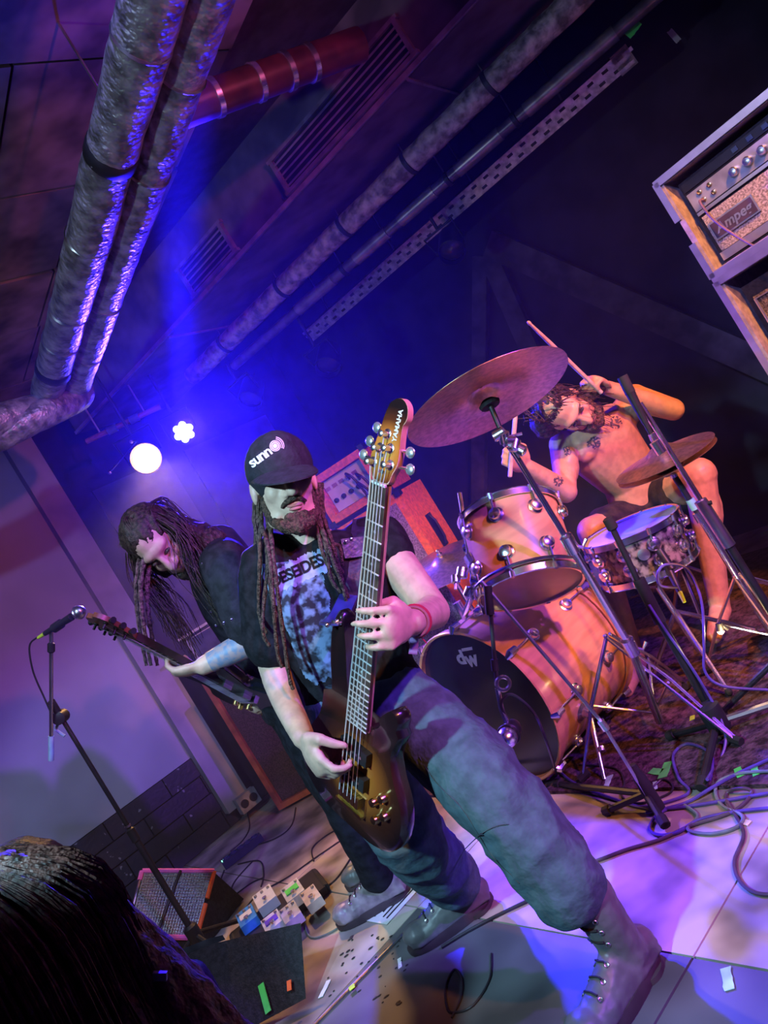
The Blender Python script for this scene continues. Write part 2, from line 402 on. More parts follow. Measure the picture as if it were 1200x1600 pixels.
# tray face turned to the room: rails and rungs leave real slots
ex, ey = td, (UP*.85-tn*.53 if (UP*.85-tn*.53).y < 0 else UP*.85+tn*.53).normalized()
ez = ex.cross(ey)
def tm(mb, x, y, lx, ly): return mb.box(ta+ex*x+ey*y, (lx, ly, .004), ex, ey, ez)
for y in (-.036, 0, .036): tm(MB(), TL/2, y, TL, .018 if y else .022).build('rail', traym, o)
nr = int(TL/.085)
for row in (-.019, .019):
    for i in range(nr): tm(MB(), .05+i*.085+(0.04 if row > 0 else 0), row, .052, .02).build('rung', traym, o)
tm(MB(), TL*.985, 0, .09, .11).build('end_plate', mat('end_plate', (.35, .28, .26), .6), o)
MB().box(ta+ex*TL/2-ez*.03, (TL, .084, .05), ex, ey, ez).build('channel', mat('tray_back', (.05, .045, .055), .7), o)
for t in (.1, .35, .6, .85): MB().tube([ta+td*TL*t-ez*.03, ta+td*TL*t-ez*.03+UP*.55], .006, 6).build('hanger_rod', steel, o)
# oddments hanging near the tray end
def tape(px, py, z, l, w_, ang, m, name='gaffer_tape', label='', cat='tape', base=None, nrm=UP):
    c = base if base else onz(px, py, z); x, y, n = frame(nrm)
    ex_ = (A*math.cos(ang)+D*math.sin(ang)) if nrm == UP else (x*math.cos(ang)+y*math.sin(ang)); ey_ = n.cross(ex_)
    q = random.Random(px); out = []
    for i in range(7): out.append((-l/2+l*i/6, -w_/2+q.uniform(-.06, .06)*w_))
    for i in range(7): out.append((l/2-l*i/6+q.uniform(-.03, .03)*l, w_/2+q.uniform(-.06, .06)*w_))
    o_ = MB().prism(out, c, ex_, ey_, n, .0005, .0022).build(name, m, loc=c); o_['label'] = label; o_['category'] = cat; return o_
green = mat('neon_green_tape', (.10, .85, .12), .5, 0, .1); mint = mat('mint_tape', (.45, .85, .65), .5, 0, .2)
pink = mat('neon_pink_tape', (1, .16, .62), .5, 0, .1); orange_t = mat('neon_orange_tape', (1, .16, .04), .5, 0, .1)
yel = mat('neon_yellow', (.65, .9, .05), .5, 0, .1); paper = mat('paper_white', (.8, .78, .78), .7, 0, .08)
tape(989, 45, 2.5, .07, .04, .3, green, label='bright green tape scrap hanging by the end of the cable tray', base=onz(989, 45, 2.44), nrm=V((-.3, -.9, -.2)))
tape(1053, 56, 2.5, .03, .075, .2, paper, 'hanging_tag', 'white paper tag hanging in the dark upper right corner', 'tag', base=onz(1053, 56, 2.5), nrm=V((-.3, -.9, -.2)))
# ------------------------------------------------------------------ lamps
lp = P(228, 716, 4.35); ld = (CAM+V((-.35, 0, -.5))-lp).normalized()
o = thing('par_can', 'glowing warm white par lamp above the guitarist', 'stage light', lp)
x, y, z = frame(ld)
MB().lathe(lp, ld, [(.05, -.2), (.075, -.17), (.085, -.02), (.092, 0), (.088, .004)], 24).build('can', black, o)
MB().lathe(lp, ld, [(.001, .018), (.045, .014), (.070, .006), (.070, -.01)], 24).build('lens', lum('warm_lens', (1, .78, .42), 5), o)
MB().lathe(lp, ld, [(.088, .0), (.084, .010), (.072, .012), (.070, .0)], 24).build('lens_rim', lum('warm_rim', (1, .55, .14), 1.6), o)
MB().tube([lp+x*.1-ld*.08, lp+x*.11+UP*.16, lp-x*.11+UP*.16, lp-x*.1-ld*.08], .008, 8).build('yoke', black, o)
MB().tube([lp+UP*.16, V((lp.x, lp.y, 2.975))], .01, 8).build('hanger', black, o)
for q_ in ((205, 690), (172, 738)):
    pp = P(q_[0], q_[1], 4.3); MB().sph(pp, .012, 8, 6).build('wing_nut', chrome, o); MB().tube([pp, lp+UP*.1-ld*.1], .004, 6).build('safety_chain', steel, o)
bl = P(287, 675, 4.55); bd = (CAM+V((.45, 0, .1))-bl).normalized(); x, y, z = frame(bd)
o = thing('led_par', 'blue LED par lamp with seven round lenses', 'stage light', bl)
MB().lathe(bl, bd, [(.05, -.14), (.068, -.12), (.075, 0), (.070, .003)], 24).build('housing', black, o)
blens = lum('blue_lens', (.45, .5, 1), 12)
for k in range(7):
    c = bl+(x*math.cos(k*math.pi/3+.2)+y*math.sin(k*math.pi/3+.2))*(.042 if k < 6 else 0)
    MB().lathe(c, bd, [(.0215, 0), (.0205, .010), (.012, .016), (.001, .018)], 16).build('lens', blens, o)
MB().tube([bl+x*.085-bd*.05, bl+x*.09+UP*.13, bl-x*.09+UP*.13, bl-x*.085-bd*.05], .007, 8).build('yoke', black, o)
MB().tube([bl+UP*.13, V((bl.x, bl.y, 2.975))], .01, 8).build('hanger', black, o)
spot('lamp_par_warm', lp+ld*.05, V((-.55, 2.3, 0)), (1, .5, .16), 190, 70, .6, .06)
spot('lamp_par_blue', bl+bd*.05, bl+bd*2+V((.25, 0, -.25)), (.02, .008, 1), 1900, 80, .7, .06)
spot('added_streak_spot', bl+bd*.05, P(276, 190, 2.6), (.01, .005, 1), 26000, 7, .5, .05)  # extra narrow spot added to draw the blue lens streak in the haze
# unlit fixtures hanging under the tray
def dark_par(px, py, d, label):
    c = P(px, py, d); dd = V((-.4, -.6, -.6)).normalized(); x, y, z = frame(dd)
    o = thing('par_can', label, 'stage light', c)
    MB().lathe(c, dd, [(.04, -.2), (.07, -.17), (.08, 0), (.075, .003), (.07, -.03)], 20).build('can', black, o)
    MB().lathe(c, dd, [(.001, -.01), (.05, -.015), (.07, -.03)], 20).build('lens', mat('dark_glass', (.05, .04, .05), .1, 0, .1, coat=.5), o)
    MB().tube([c+x*.09-dd*.06, c+x*.1+UP*.15, c-x*.1+UP*.15, c-x*.09-dd*.06], .008, 8).build('yoke', black, o)
    MB().tube([c+UP*.15, V((c.x, c.y, 2.45))], .01, 8).build('hanger', black, o)
dark_par(390, 628, 4.7, 'unlit black par lamp above the capped bass player')
dark_par(512, 575, 4.6, 'unlit black par lamp left of the cymbal, under the tray')
dark_par(706, 395, 4.3, 'unlit black par lamp hanging below the perforated tray')
# lighting bar at the far left, red light put into its tube colour
ba, bb = P(135, 690, 4.5), P(250, 635, 4.5)
o = thing('lighting_bar', 'short red lit lighting bar above the warm lamp', 'bar', ba); MB().tube([ba, bb], .016, 10).build('tube', mat('bar_red_light', (.45, .18, .14), .35, .4), o)
for t in (.35, .65): MB().lathe(ba+(bb-ba)*t, bb-ba, [(.017, -.03), (.024, -.028), (.024, .028), (.017, .03)], 12).build('coupler', steel, o)
for t in (.2, .8): MB().tube([ba+(bb-ba)*t, ba+(bb-ba)*t+UP*.55], .006, 6).build('hanger_rod', steel, o)
# ------------------------------------------------------------------ drum rug
rugm = mat('drum_rug', (.10, .055, .075), .95, 0, .35, 40, .6, spec=.1)
o = MB().box(AD(1.62, 2.62, .006), (3.9, 1.95, .012), A, D, UP).build('drum_rug', rugm, loc=AD(1.6, 2.6)); o['label'] = 'dark speckled rug under the drum kit'; o['category'] = 'rug'
RZ = .012
# ------------------------------------------------------------------ drums
maple = mat('maple_satin', (.78, .37, .17), .3, 0, .1, 5, 0, coat=.4, stretch=(1, 1, 6))
headm = mat('coated_head', (.55, .40, .36), .55, 0, .05); blackhead = mat('black_head', (.012, .010, .014), .25, 0, .2, coat=.3)
def lug(o, c, nrm, axis, r=.026, rod=None):
    g = MB().lathe(c, nrm, [(r*1.0, 0), (r*1.0, .004), (r*.75, .007), (r*.8, .014), (r*.72, .022), (r*.3, .026)], 16).build('lug', chrome, o)
    if rod is not None: MB().tube([c+nrm*.016, rod], .0042, 6).tube([rod-(rod-c).normalized()*.012, rod+(rod-c).normalized()*.01], .008, 8).build('tension_rod', chrome, g)
def drum(name, label, c, ax, R, H, nl, shell, top, bot, hoop, group='drums of the kit', hoopw=.022, badge=True, phase=0., lugs=None, hr=None):
    # c is the centre of the bottom rim, ax points to the other rim
    x, y, z = frame(ax); o = thing(name, label, 'drum', c, group)
    MB().lathe(c, ax, [(R-.008, .001), (R, 0), (R, H), (R-.008, H-.001)], 56, False).build('shell', shell, o)
    for h, hm, nm in ((0, bot, 'resonant_head'), (H, top, 'batter_head')):
        if hm: MB().lathe(c+z*h, ax, [(R+.004, -.004), (R+.004, .004)] if h == 0 else [(R+.004, -.004), (R+.004, .004)], 56).build(nm, hm, o)
    for h in (0, H):
        s_ = -1 if h == 0 else 1
        MB().lathe(c+z*h, ax, [(R+.005, -s_*.010), (R+.011, -s_*.010), (R+.011, s_*hoopw*.55), (R+.016, s_*hoopw*.6), (R+.012, s_*hoopw*.72), (R+.004, s_*hoopw*.6), (R+.005, -s_*.010)], 56, False).build('hoop', hoop, o)
    for k in range(nl):
        a = phase+2*math.pi*k/nl; d = x*math.cos(a)+y*math.sin(a)
        for h, e in lugs or ((.28*H, 0), (.78*H, H)): lug(o, c+z*h+d*R, d, z, rod=c+z*e+d*(R+.012)+z*(-.006 if e == 0 else .006))
    return o, x, y, z
# bass drum
kc = P(765, 1100, 2.9); kR = .312; kH = .46
ko, x, y, z = drum('bass_drum', 'large satin maple bass drum with black front head', kc, D, kR, kH, 8, maple, headm, blackhead, maple, phase=.22, hoopw=.045, lugs=((.13, -.02), (kH-.11, kH+.02)))
for k in range(8):
    a = .22+2*math.pi*k/8; d = x*math.cos(a)+y*math.sin(a)
    for e, s_ in ((-.02, -1), (kH+.02, 1)):
        p = kc+z*e+d*(kR+.018); MB().tube([p+d*.004-z*s_*.035, p+d*.006, p+z*s_*.012-d*.012], [.013, .016, .008], 8).build('claw_hook', chrome, ko)
MB().lathe(kc+UP*.18+D*.22, UP, [(.001, 0), (.001, .001)], 6)
kb = bvh_of(next(c for c in ko.children if c.name.startswith('resonant')))
dwm = mat('print_pale_violet', (.65, .55, .65), .5)
for s_, px_, py_, sz, ln_ in (('d', 720, 1028, 27, -.3), ('w', 737, 1030, 25, -.3)):
    vs, fs = text2d(s_, sz, 0, 1.1); decal('logo_letter', kb, [(a*.95+b*ln_, b*(1.15 if s_ == 'd' else 1.35)) for a, b in vs], fs, px_, py_, math.radians(10), dwm, ko)
vs, fs = grid2d(17, 5, 4, 2); decal('logo_bar', kb, vs, fs, 730, 1014, math.radians(10), dwm, ko)
vd = (x*math.cos(.35)+y*math.sin(.35))
# vent badge and bracket on top
kt = kc+UP*kR+D*.24
MB().lathe(kt, UP, [(.018, -.002), (.018, .003), (.006, .004), (.006, .001)], 18).build('badge', steel, ko)
br = MB().tube([kc+UP*kR+D*.12, kc+UP*(kR+.07)+D*.12], .018, 12); br.build('tom_bracket', chrome, ko)
# spurs
def spur(c, foot, nm='spur'):
    nrm = (c-(kc+D*(c-kc).dot(D))).normalized()
    g = MB().lathe(c, nrm, [(.038, -.004), (.038, .004), (.022, .012), (.018, .045), (.01, .05)], 18).build('spur_mount', chrome, ko)
    MB().tube([c+nrm*.03, foot], [.011, .007], 10).build(nm, chrome, g)
    MB().tube([c+nrm*.03+(foot-c)*.5, c+nrm*.03+(foot-c)*.56], .014, 10).build('spur_clamp', chrome, g)
rt = V((.6, -.8, 0))
cr_ = kc+D*.14+(rt*.86-UP*.5).normalized()*kR
spur(cr_, Fl(945, 1218, RZ)); spur(kc+D*.14+(-rt*.86-UP*.5).normalized()*kR, Fl(822, 1262, RZ))
# floor tom sits behind; rack tom
T = V((.55, .83, 0)); tax = (UP*math.cos(math.radians(33))+T*math.sin(math.radians(33))).normalized()
tc = P(829, 917, 2.55); to, x, y, z = drum('rack_tom', 'satin maple rack tom tilted above the bass drum', tc, tax, .168, .272, 8, maple, headm, mat('clear_head', (.42, .24, .22), .3, 0, .05, coat=.3), chrome, phase=.25, hoopw=.02)
d = (x*math.cos(3.9)+y*math.sin(3.9))
hoopm = MB().torus(tc+z*.02, tax, .188, .006, 44, 6).build('suspension_ring', chrome, to)
# tom arm hardware on the left, to the bass drum bracket
tl = P(735, 880, 2.62)
ta_o = thing('tom_mount', 'chrome tom arm and clamps left of the rack tom', 'hardware', kc+UP*kR)
MB().tube([kc+UP*(kR+.012)+D*.12, P(742, 920, 2.7), P(738, 870, 2.62)], .012, 10).build('arm', chrome, ta_o)
for px, py, r_ in ((738, 876, .024), (722, 895, .02), (745, 905, .022), (733, 925, .018), (712, 905, .016)):
    c = P(px, py, 2.6); MB().lathe(c, V((random.uniform(-1, 1), random.uniform(-1, 0), random.uniform(-1, 1))), [(r_*.5, -r_), (r_, -r_*.8), (r_, r_*.8), (r_*.5, r_)], 10).build('clamp', chrome, ta_o)
    MB().tube([c, c+V((random.uniform(-.05, .05), -.02, random.uniform(-.04, .05)))], .005, 6).build('wing_screw', chrome, ta_o)
MB().tube([P(718, 770, 2.75), P(738, 900, 2.65), P(758, 960, 2.6)], .008, 8).build('rod', chrome, ta_o)
# snare
sax = (UP+V((.10, -.05, 0))).normalized()
pearl = mat('black_pearl', (.42, .36, .30), .25, .3, .3, 34, 0, col2=(.03, .025, .03), thr=(.42, .60), coat=.6)
sn_c = P(1012, 884, 2.92)
sn, x, y, z = drum('snare_drum', 'snare drum in dark marbled pearl wrap', sn_c, sax, .178, .155, 10, pearl, mat('snare_head', (.7, .68, .75), .5, 0, .04), headm, chrome, lugs=((.05, 0), (.11, .155)))
fd = (CAM-sn_c); fd.z = 0; fd.normalize()
MB().lathe(sn_c+z*.085+fd*.178, fd, [(.022, -.002), (.022, .004), (.012, .006)], 18).build('badge', steel, sn)
MB().box(sn_c+z*.07+fd.cross(UP)*.18, (.03, .03, .10), fd.cross(UP), fd, z).build('strainer', chrome, sn)
# snare stand
so = thing('snare_stand', 'chrome snare stand under the pearl snare', 'stand', V((sn_c.x, sn_c.y, RZ)))
sb = V((sn_c.x, sn_c.y, 0))
MB().tube([sb+UP*.1, sn_c-z*.09], .012, 10).build('post', chrome, so)
for k in range(3):
    a = k*2.1+.3; dd = V((math.cos(a), math.sin(a), 0))
    MB().tube([sn_c-z*.09, sn_c-z*.035+dd*.16, sn_c-z*.03+dd*.2, sn_c+z*.02+dd*.202], .007, 8).build('basket_arm', chrome, so)
    MB().tube([sb+UP*.28, sb+dd*.27+UP*(RZ+.012)], .009, 8).build('leg', chrome, so); MB().sph(sb+dd*.27+UP*(RZ+.014), .014, 8, 6).build('rubber_foot', rubber, so)
# cymbals
bronze = mat('bronze', (.62, .40, .22), .32, .9, .12, 60, .05)
def cymbal(name, label, c, ax, R, group='cymbals', under=None):
    o = thing(name, label, 'cymbal', c, group)
    b = MB(); pr = [(.006, .040), (.03, .037), (.05, .024), (.062, .016), (R*.6, .008), (R, -.008), (R, -.0095), (R*.6, .0065), (.061, .0145), (.049, .022), (.03, .035), (.006, .038)]
    b.lathe(c, ax, pr, 64, False).build('plate', bronze, o)
    MB().lathe(c+V(ax)*.04, ax, [(.014, 0), (.014, .012), (.008, .014), (.008, .03), (.004, .034)], 14).build('wing_nut', chrome, o)
    return o
vc = (CAM-P(757, 625, 2.3)).normalized()
cax = (UP*.93+V((.12, .28, 0))).normalized()
cy_c = P(760, 622, 2.3); cymbal('crash_cymbal', 'large bronze crash cymbal seen from below', cy_c, cax, .262)
def tripod(o, base, h, spread, a0, m=chrome, double=True):
    for k in range(3):
        a = a0+k*2*math.pi/3; dd = V((math.cos(a), math.sin(a), 0)); s_ = dd.cross(UP)
        foot = base+dd*spread+UP*(RZ+.01)
        b = MB()
        for e in ((-.011, .011) if double else (0,)): b.tube([base+UP*h+s_*e, base+UP*h*.55+dd*spread*.52+s_*e*1.3, foot+s_*e*.3], .0055 if double else .009, 6)
        g = b.build('leg', m, o)
        MB().tube([foot-dd*.03+UP*.012, foot+dd*.012], .014, 8).build('rubber_foot', rubber, g)
        MB().tube([base+UP*h*.25, base+UP*h*.55+dd*spread*.52], .005, 6).build('brace', m, o)
cs_b = Fl(1045, 1150, RZ)
cst = thing('cymbal_stand', 'chrome tripod stand holding up the crash cymbal', 'stand', cs_b)
tilt = P(789, 688, 2.27)
tp = cs_b+UP*.42; 
top_pole = P(806, 712, 2.275)
MB().tube([cs_b+UP*.06, P(985, 1010, 2.43)], .0145, 12).build('lower_tube', chrome, cst)
MB().tube([P(985, 1010, 2.43), P(890, 850, 2.33)], .012, 12).build('middle_tube', chrome, cst)
MB().tube([P(890, 850, 2.33), top_pole, tilt], .0095, 10).build('upper_tube', chrome, cst)
for px, py, d_ in ((985, 1010, 2.43), (890, 850, 2.33)):
    c = P(px, py, d_); u_ = (tilt-cs_b).normalized(); MB().lathe(c, u_, [(.013, -.035), (.021, -.03), (.021, .03), (.013, .035)], 14).build('clamp', chrome, cst)
    MB().tube([c, c+CX*.04+CD*.01, c+CX*.05-CD*.015], .006, 6).build('wing_bolt', chrome, cst)
MB().tube([tilt, cy_c-cax*.03], .008, 10).build('tilter_rod', black, cst); MB().lathe(cy_c-cax*.02, cax, [(.03, -.01), (.034, 0), (.02, .012)], 14).build('felt', blackmat, cst)
for k in range(5):
    c = P(780+8*k, 678+6*k, 2.26); MB().lathe(c, V((math.cos(k*1.3), -.4, math.sin(k*1.3))), [(.008, -.02), (.017, -.016), (.017, .016), (.008, .02)], 10).build('tilter_joint', chrome, cst)
MB().tube([tilt-CX*.03, tilt+CX*.05-CD*.02], .005, 6).build('wing_bolt', chrome, cst)
tripod(cst, V((cs_b.x, cs_b.y, 0)), .42, .33, .9)
# hi-hat
hc = P(1036, 712, 2.72)
hax = (UP+V((.02, -.10, 0))).normalized()
ho = cymbal('hi_hat_cymbal', 'upper hi hat cymbal beside the drummer knee', hc, hax, .182, 'hi hat pair')
hx = cymbal('hi_hat_cymbal', 'lower hi hat cymbal under its twin, turned bell down', hc-hax*.035, -hax, .182, 'hi hat pair')
hb = V((hc.x, hc.y, RZ))
hs = thing('hi_hat_stand', 'hi hat stand with pedal and chrome legs at the right edge', 'stand', hb)
MB().tube([hb+UP*.05, hb+UP*.55], .014, 12).build('lower_tube', chrome, hs); MB().tube([hb+UP*.5, hc-hax*.07], .011, 12).build('upper_tube', black, hs)
MB().tube([hc-hax*.07, hc+hax*.14], .0035, 8).build('pull_rod', chrome, hs); MB().lathe(hc+hax*.07, hax, [(.012, -.02), (.014, 0), (.012, .02)], 12).build('clutch', chrome, hs)
MB().lathe(hb+UP*.57, UP, [(.014, -.02), (.02, -.018), (.02, .018), (.014, .02)], 14).build('clamp', chrome, hs); MB().lathe(hb+UP*.62, UP, [(.0155, -.02), (.0155, .02)], 14).build('tape_band', mint, hs)
tripod(hs, V((hb.x, hb.y, 0)), .34, .30, 2.4)
MB().box(hb+V((.05, .12, .06)), (.09, .3, .012), V((1, 0, 0)), V((.1, .95, -.3)).normalized(), V((0, .3, .95)).normalized()).build('foot_plate', chrome, hs)
# ride cymbal edge on, behind the bass player's elbow
rc = P(694, 880, 3.5); ro = cymbal('ride_cymbal', 'blue lit cymbal edge between the elbow and the tom', rc, (UP+V((.05, -.26, 0))).normalized(), .235)
rs_ = thing('cymbal_stand', 'thin cymbal stand behind the bass player elbow', 'stand', V((rc.x, rc.y, RZ)))
MB().tube([V((rc.x, rc.y, .05)), rc-UP*.02], .011, 10).build('tube', chrome, rs_); tripod(rs_, V((rc.x, rc.y, 0)), .36, .26, .2)
# bass drum pedal light, a small lamp by the hi hat
gl = P(1126, 986, 2.55); o = thing('clip_light', 'tiny glowing clip light on the hi hat leg', 'light', gl)
MB().sph(gl, .011, 12, 8).build('bulb', lum('clip_bulb', (1, .72, .35), 60), o); MB().tube([gl, gl+UP*.03+CX*.01], .012, 10).build('cap', black, o)
MB().tube([gl+UP*.03+CX*.01, gl+UP*.03+CX*.04+CD*.02], .006, 8).build('clip', black, o)
gp = bpy.data.lights.new('lamp_clip', 'POINT'); gp.energy = 1.2; gp.color = (1, .65, .3); gp.shadow_soft_size = .012; go = bpy.data.objects.new('lamp_clip', gp); COL.objects.link(go); go.location = gl-CZ*.03
# ------------------------------------------------------------------ microphones and stands
def mic(name, label, tail, head, r=.012, ball=.025, bm=steel, wide=True):
    o = thing(name, label, 'microphone', tail, 'microphones'); d = (head-tail).normalized()
    MB().tube([tail, tail+(head-tail)*.75], [r*.8, r*1.25], 14).build('body', black, o)
    if ball: MB().ell(head-d*ball*.4, *(v*s for v, s in zip(frame(d), (ball, ball, ball*1.1))), 16, 10).build('grille', bm, o); MB().torus(head-d*ball*.5, d, ball, .003, 24, 6).build('ring', steel, o)
    MB().tube([tail, tail-d*.04], [r*.7, r*.5], 10).build('plug', yel if wide else black, o)
    return o
def boom_base(o, base, spread, a0, z=0., h=.17):
    MB().lathe(V((base.x, base.y, h)), UP, [(.02, -.04), (.028, -.03), (.028, .03), (.018, .04)], 12).build('hub', black, o)
    for k in range(3):
        a = a0+k*2*math.pi/3; dd = V((math.cos(a), math.sin(a), 0)); f = V((base.x, base.y, z+.012))+dd*spread
        g = MB().tube([V((base.x, base.y, h)), f], .010, 8).build('leg', blackmat, o); MB().tube([f-dd*.03+UP*.01, f+dd*.01], .015, 10).build('rubber_foot', rubber, g)
# vocal microphone at the left
vb = Fl(337, 1515); vt = P(95, 1120, 2.98); vb = V((vt.x, vt.y, 0))
o = thing('microphone_stand', 'black boom stand holding the vocal microphone at the left wall', 'microphone stand', vb)
MB().tube([vb+UP*.1, vb+UP*.62], .0125, 10).build('lower_tube', black, o); MB().tube([vb+UP*.62, vt], .009, 10).build('upper_tube', black, o)
MB().lathe(vb+UP*.62, UP, [(.012, -.03), (.017, -.025), (.017, .025), (.012, .03)], 12).build('clutch', black, o); MB().lathe(vb+UP*.66, UP, [(.0128, -.004), (.0128, .004)], 12).build('collar', steel, o)
MB().lathe(vt, CZ, [(.012, -.03), (.026, -.025), (.026, .025), (.012, .03)], 14).build('boom_clutch', black, o); MB().tube([vt, vt+CD*.05-CX*.02, vt+CD*.075+CX*.015], .007, 8).build('wing_knob', mat('blue_grey_knob', (.25, .4, .5), .4), o)
MB().tube([P(80, 985, 2.9), P(80, 1186, 2.96)], .0075, 10).build('boom', steel, o); MB().tube([P(80, 1150, 2.95), P(80, 1188, 2.96)], .011, 10).build('counter_grip', mat('mint_grip', (.35, .6, .6), .5), o)
MB().tube([P(80, 1096, 2.94), vt], .014, 10).build('boom_joint', black, o)
MB().lathe(P(80, 1012, 2.9), CD, [(.008, -.02), (.014, -.015), (.014, .015), (.008, .02)], 10).build('clip_joint', black, o)
boom_base(o, vb, .3, 1.3)
vm = mic('vocal_microphone', 'black handheld vocal microphone with silver grille on boom stand', P(70, 990, 2.9), P(126, 955, 2.82))
MB().tube([P(84, 982, 2.885), P(96, 974, 2.875)], .0185, 12).build('clip', black, vm)
o = MB().tube([P(58, 996, 2.92), P(46, 1010, 2.93), P(52, 1050, 2.94), P(70, 1092, 2.95), P(78, 1110, 2.95)], .0035, 6, smooth=6).build('microphone_cable', black, loc=P(60, 995, 2.92)); o['label'] = 'thin cable looping from the vocal microphone to its stand'; o['category'] = 'cable'
# hi-hat / overhead stand, straight chrome tube
sb_ = V((0, 0, 0)); t0, t1 = P(975, 592, 2.38), P(1190, 930, 2.38)
o = thing('microphone_stand', 'tall straight chrome stand in front of the hi hat', 'microphone stand', V((t1.x, t1.y, RZ)))
MB().tube([P(1000, 630, 2.38), P(1100, 790, 2.38)], .0085, 10).build('upper_tube', chrome, o); MB().tube([P(1094, 782, 2.38), P(1140, 853, 2.38)], .020, 12).build('clutch', steel, o)
MB().tube([P(1138, 850, 2.38), V((t1.x, t1.y, .1))], .013, 10).build('lower_tube', black, o); MB().tube([P(1095, 790, 2.38), P(1112, 785, 2.36)], .007, 8).build('wing_knob', black, o)
boom_base(o, V((t1.x, t1.y, 0)), .32, .5, RZ)
vm = mic('condenser_microphone', 'slim black microphone clipped along the tall chrome stand', P(1008, 660, 2.36), P(972, 588, 2.36), .013, 0, wide=False)
MB().tube([P(972, 588, 2.36), P(985, 614, 2.36)], .0165, 12).build('windscreen', rubber, vm); MB().tube([P(1022, 690, 2.36), P(1034, 708, 2.36)], .017, 10).build('clip', chrome, vm)
# snare mic stand, thick black pole
p0, p1 = P(952, 815, 2.45), P(1120, 1118, 2.45)
o = thing('microphone_stand', 'thick black boom stand crossing in front of the snare', 'microphone stand', V((p1.x, p1.y, RZ)))
MB().tube([p0, P(1005, 925, 2.45)], .010, 10).build('boom', black, o); MB().tube([P(998, 905, 2.45), P(1032, 972, 2.45)], .020, 12).build('clutch', rubber, o)
MB().tube([P(1030, 968, 2.45), P(1112, 1112, 2.45)], .0145, 12).build('tube', black, o); MB().lathe(p0, (p0-p1), [(.012, -.03), (.018, -.025), (.018, .01), (.01, .015)], 12).build('end_cap', rubber, o)
hubp = P(1115, 1120, 2.42)
MB().lathe(hubp, UP, [(.03, -.05), (.036, -.04), (.036, .04), (.02, .05)], 14).build('hub', rubber, o)
for px, py in ((1096, 1232), (1330, 1060), (1045, 1150)):
    f = Fl(px, py, RZ+.012); g = MB().tube([hubp-UP*.02, f], .012, 8).build('leg', black if px != 1330 else steel, o); MB().tube([f+(hubp-f).normalized()*.035, f], .017, 10).build('rubber_foot', rubber, g)
sm = mic('snare_microphone', 'small black microphone aimed at the pearl snare from below', P(1062, 925, 2.62), P(1035, 868, 2.7), .012, .016, black)
MB().tube([P(1050, 890, 2.66), P(1030, 860, 2.7)], .015, 10).build('clip', black, sm)
# kick drum microphone on a short thin stand
kb0 = Fl(1014, 1252); kt0 = P(752, 908, 2.28)
o = thing('microphone_stand', 'short thin boom stand holding the egg microphone in front of the bass drum', 'microphone stand', V((kb0.x, kb0.y, 0)))
MB().tube([P(1012, 1246, 2.26), P(940, 1128, 2.26), P(752, 908, 2.28)], .0055, 8).build('boom', steel, o); MB().tube([P(938, 1126, 2.25), P(948, 1140, 2.25)], .011, 8).build('joint', chrome, o)
MB().tube([P(764, 925, 2.28), P(771, 1010, 2.28), P(777, 1075, 2.28)], .0065, 8).build('drop_arm', black, o); MB().tube([P(762, 915, 2.28), P(766, 960, 2.28)], .013, 10).build('arm_clutch', black, o); MB().tube([P(772, 1030, 2.28), P(774, 1048, 2.28)], .011, 10).build('arm_joint', black, o)
MB().lathe(P(1012, 1236, 2.27), UP, [(.018, -.07), (.022, -.06), (.02, .04), (.012, .09)], 12).build('spring_hub', rubber, o)
for px, py in ((945, 1268), (1040, 1290), (870, 1225)):
    f = Fl(px, py, .012); g = MB().tube([P(1010, 1240, 2.27), f], .011, 8).build('leg', black, o); MB().tube([f+(P(1010, 1240, 2.27)-f).normalized()*.03, f], .016, 8).build('rubber_foot', rubber, g)
km = thing('kick_microphone', 'silver egg shaped microphone hanging before the black drum head', 'microphone', P(795, 1150, 2.25), 'microphones')
kd = (P(790, 1160, 2.2)-P(800, 1130, 2.3)).normalized(); x, y, z = frame(kd)
MB().ell(P(793, 1152, 2.22), x*.030, y*.030, z*.034, 18, 12).build('grille', chrome, km); MB().ell(P(800, 1140, 2.27), x*.028, y*.028, z*.04, 16, 10).build('body', black, km); MB().torus(P(795, 1148, 2.235), kd, .031, .004, 24, 6).build('ring', black, km)
MB().tube([P(777, 1075, 2.28), P(784, 1110, 2.28), P(795, 1135, 2.27)], .008, 8).build('mount', chrome, km); MB().torus(P(786, 1068, 2.27), CZ, .02, .006, 18, 6).build('shock_ring', chrome, km)
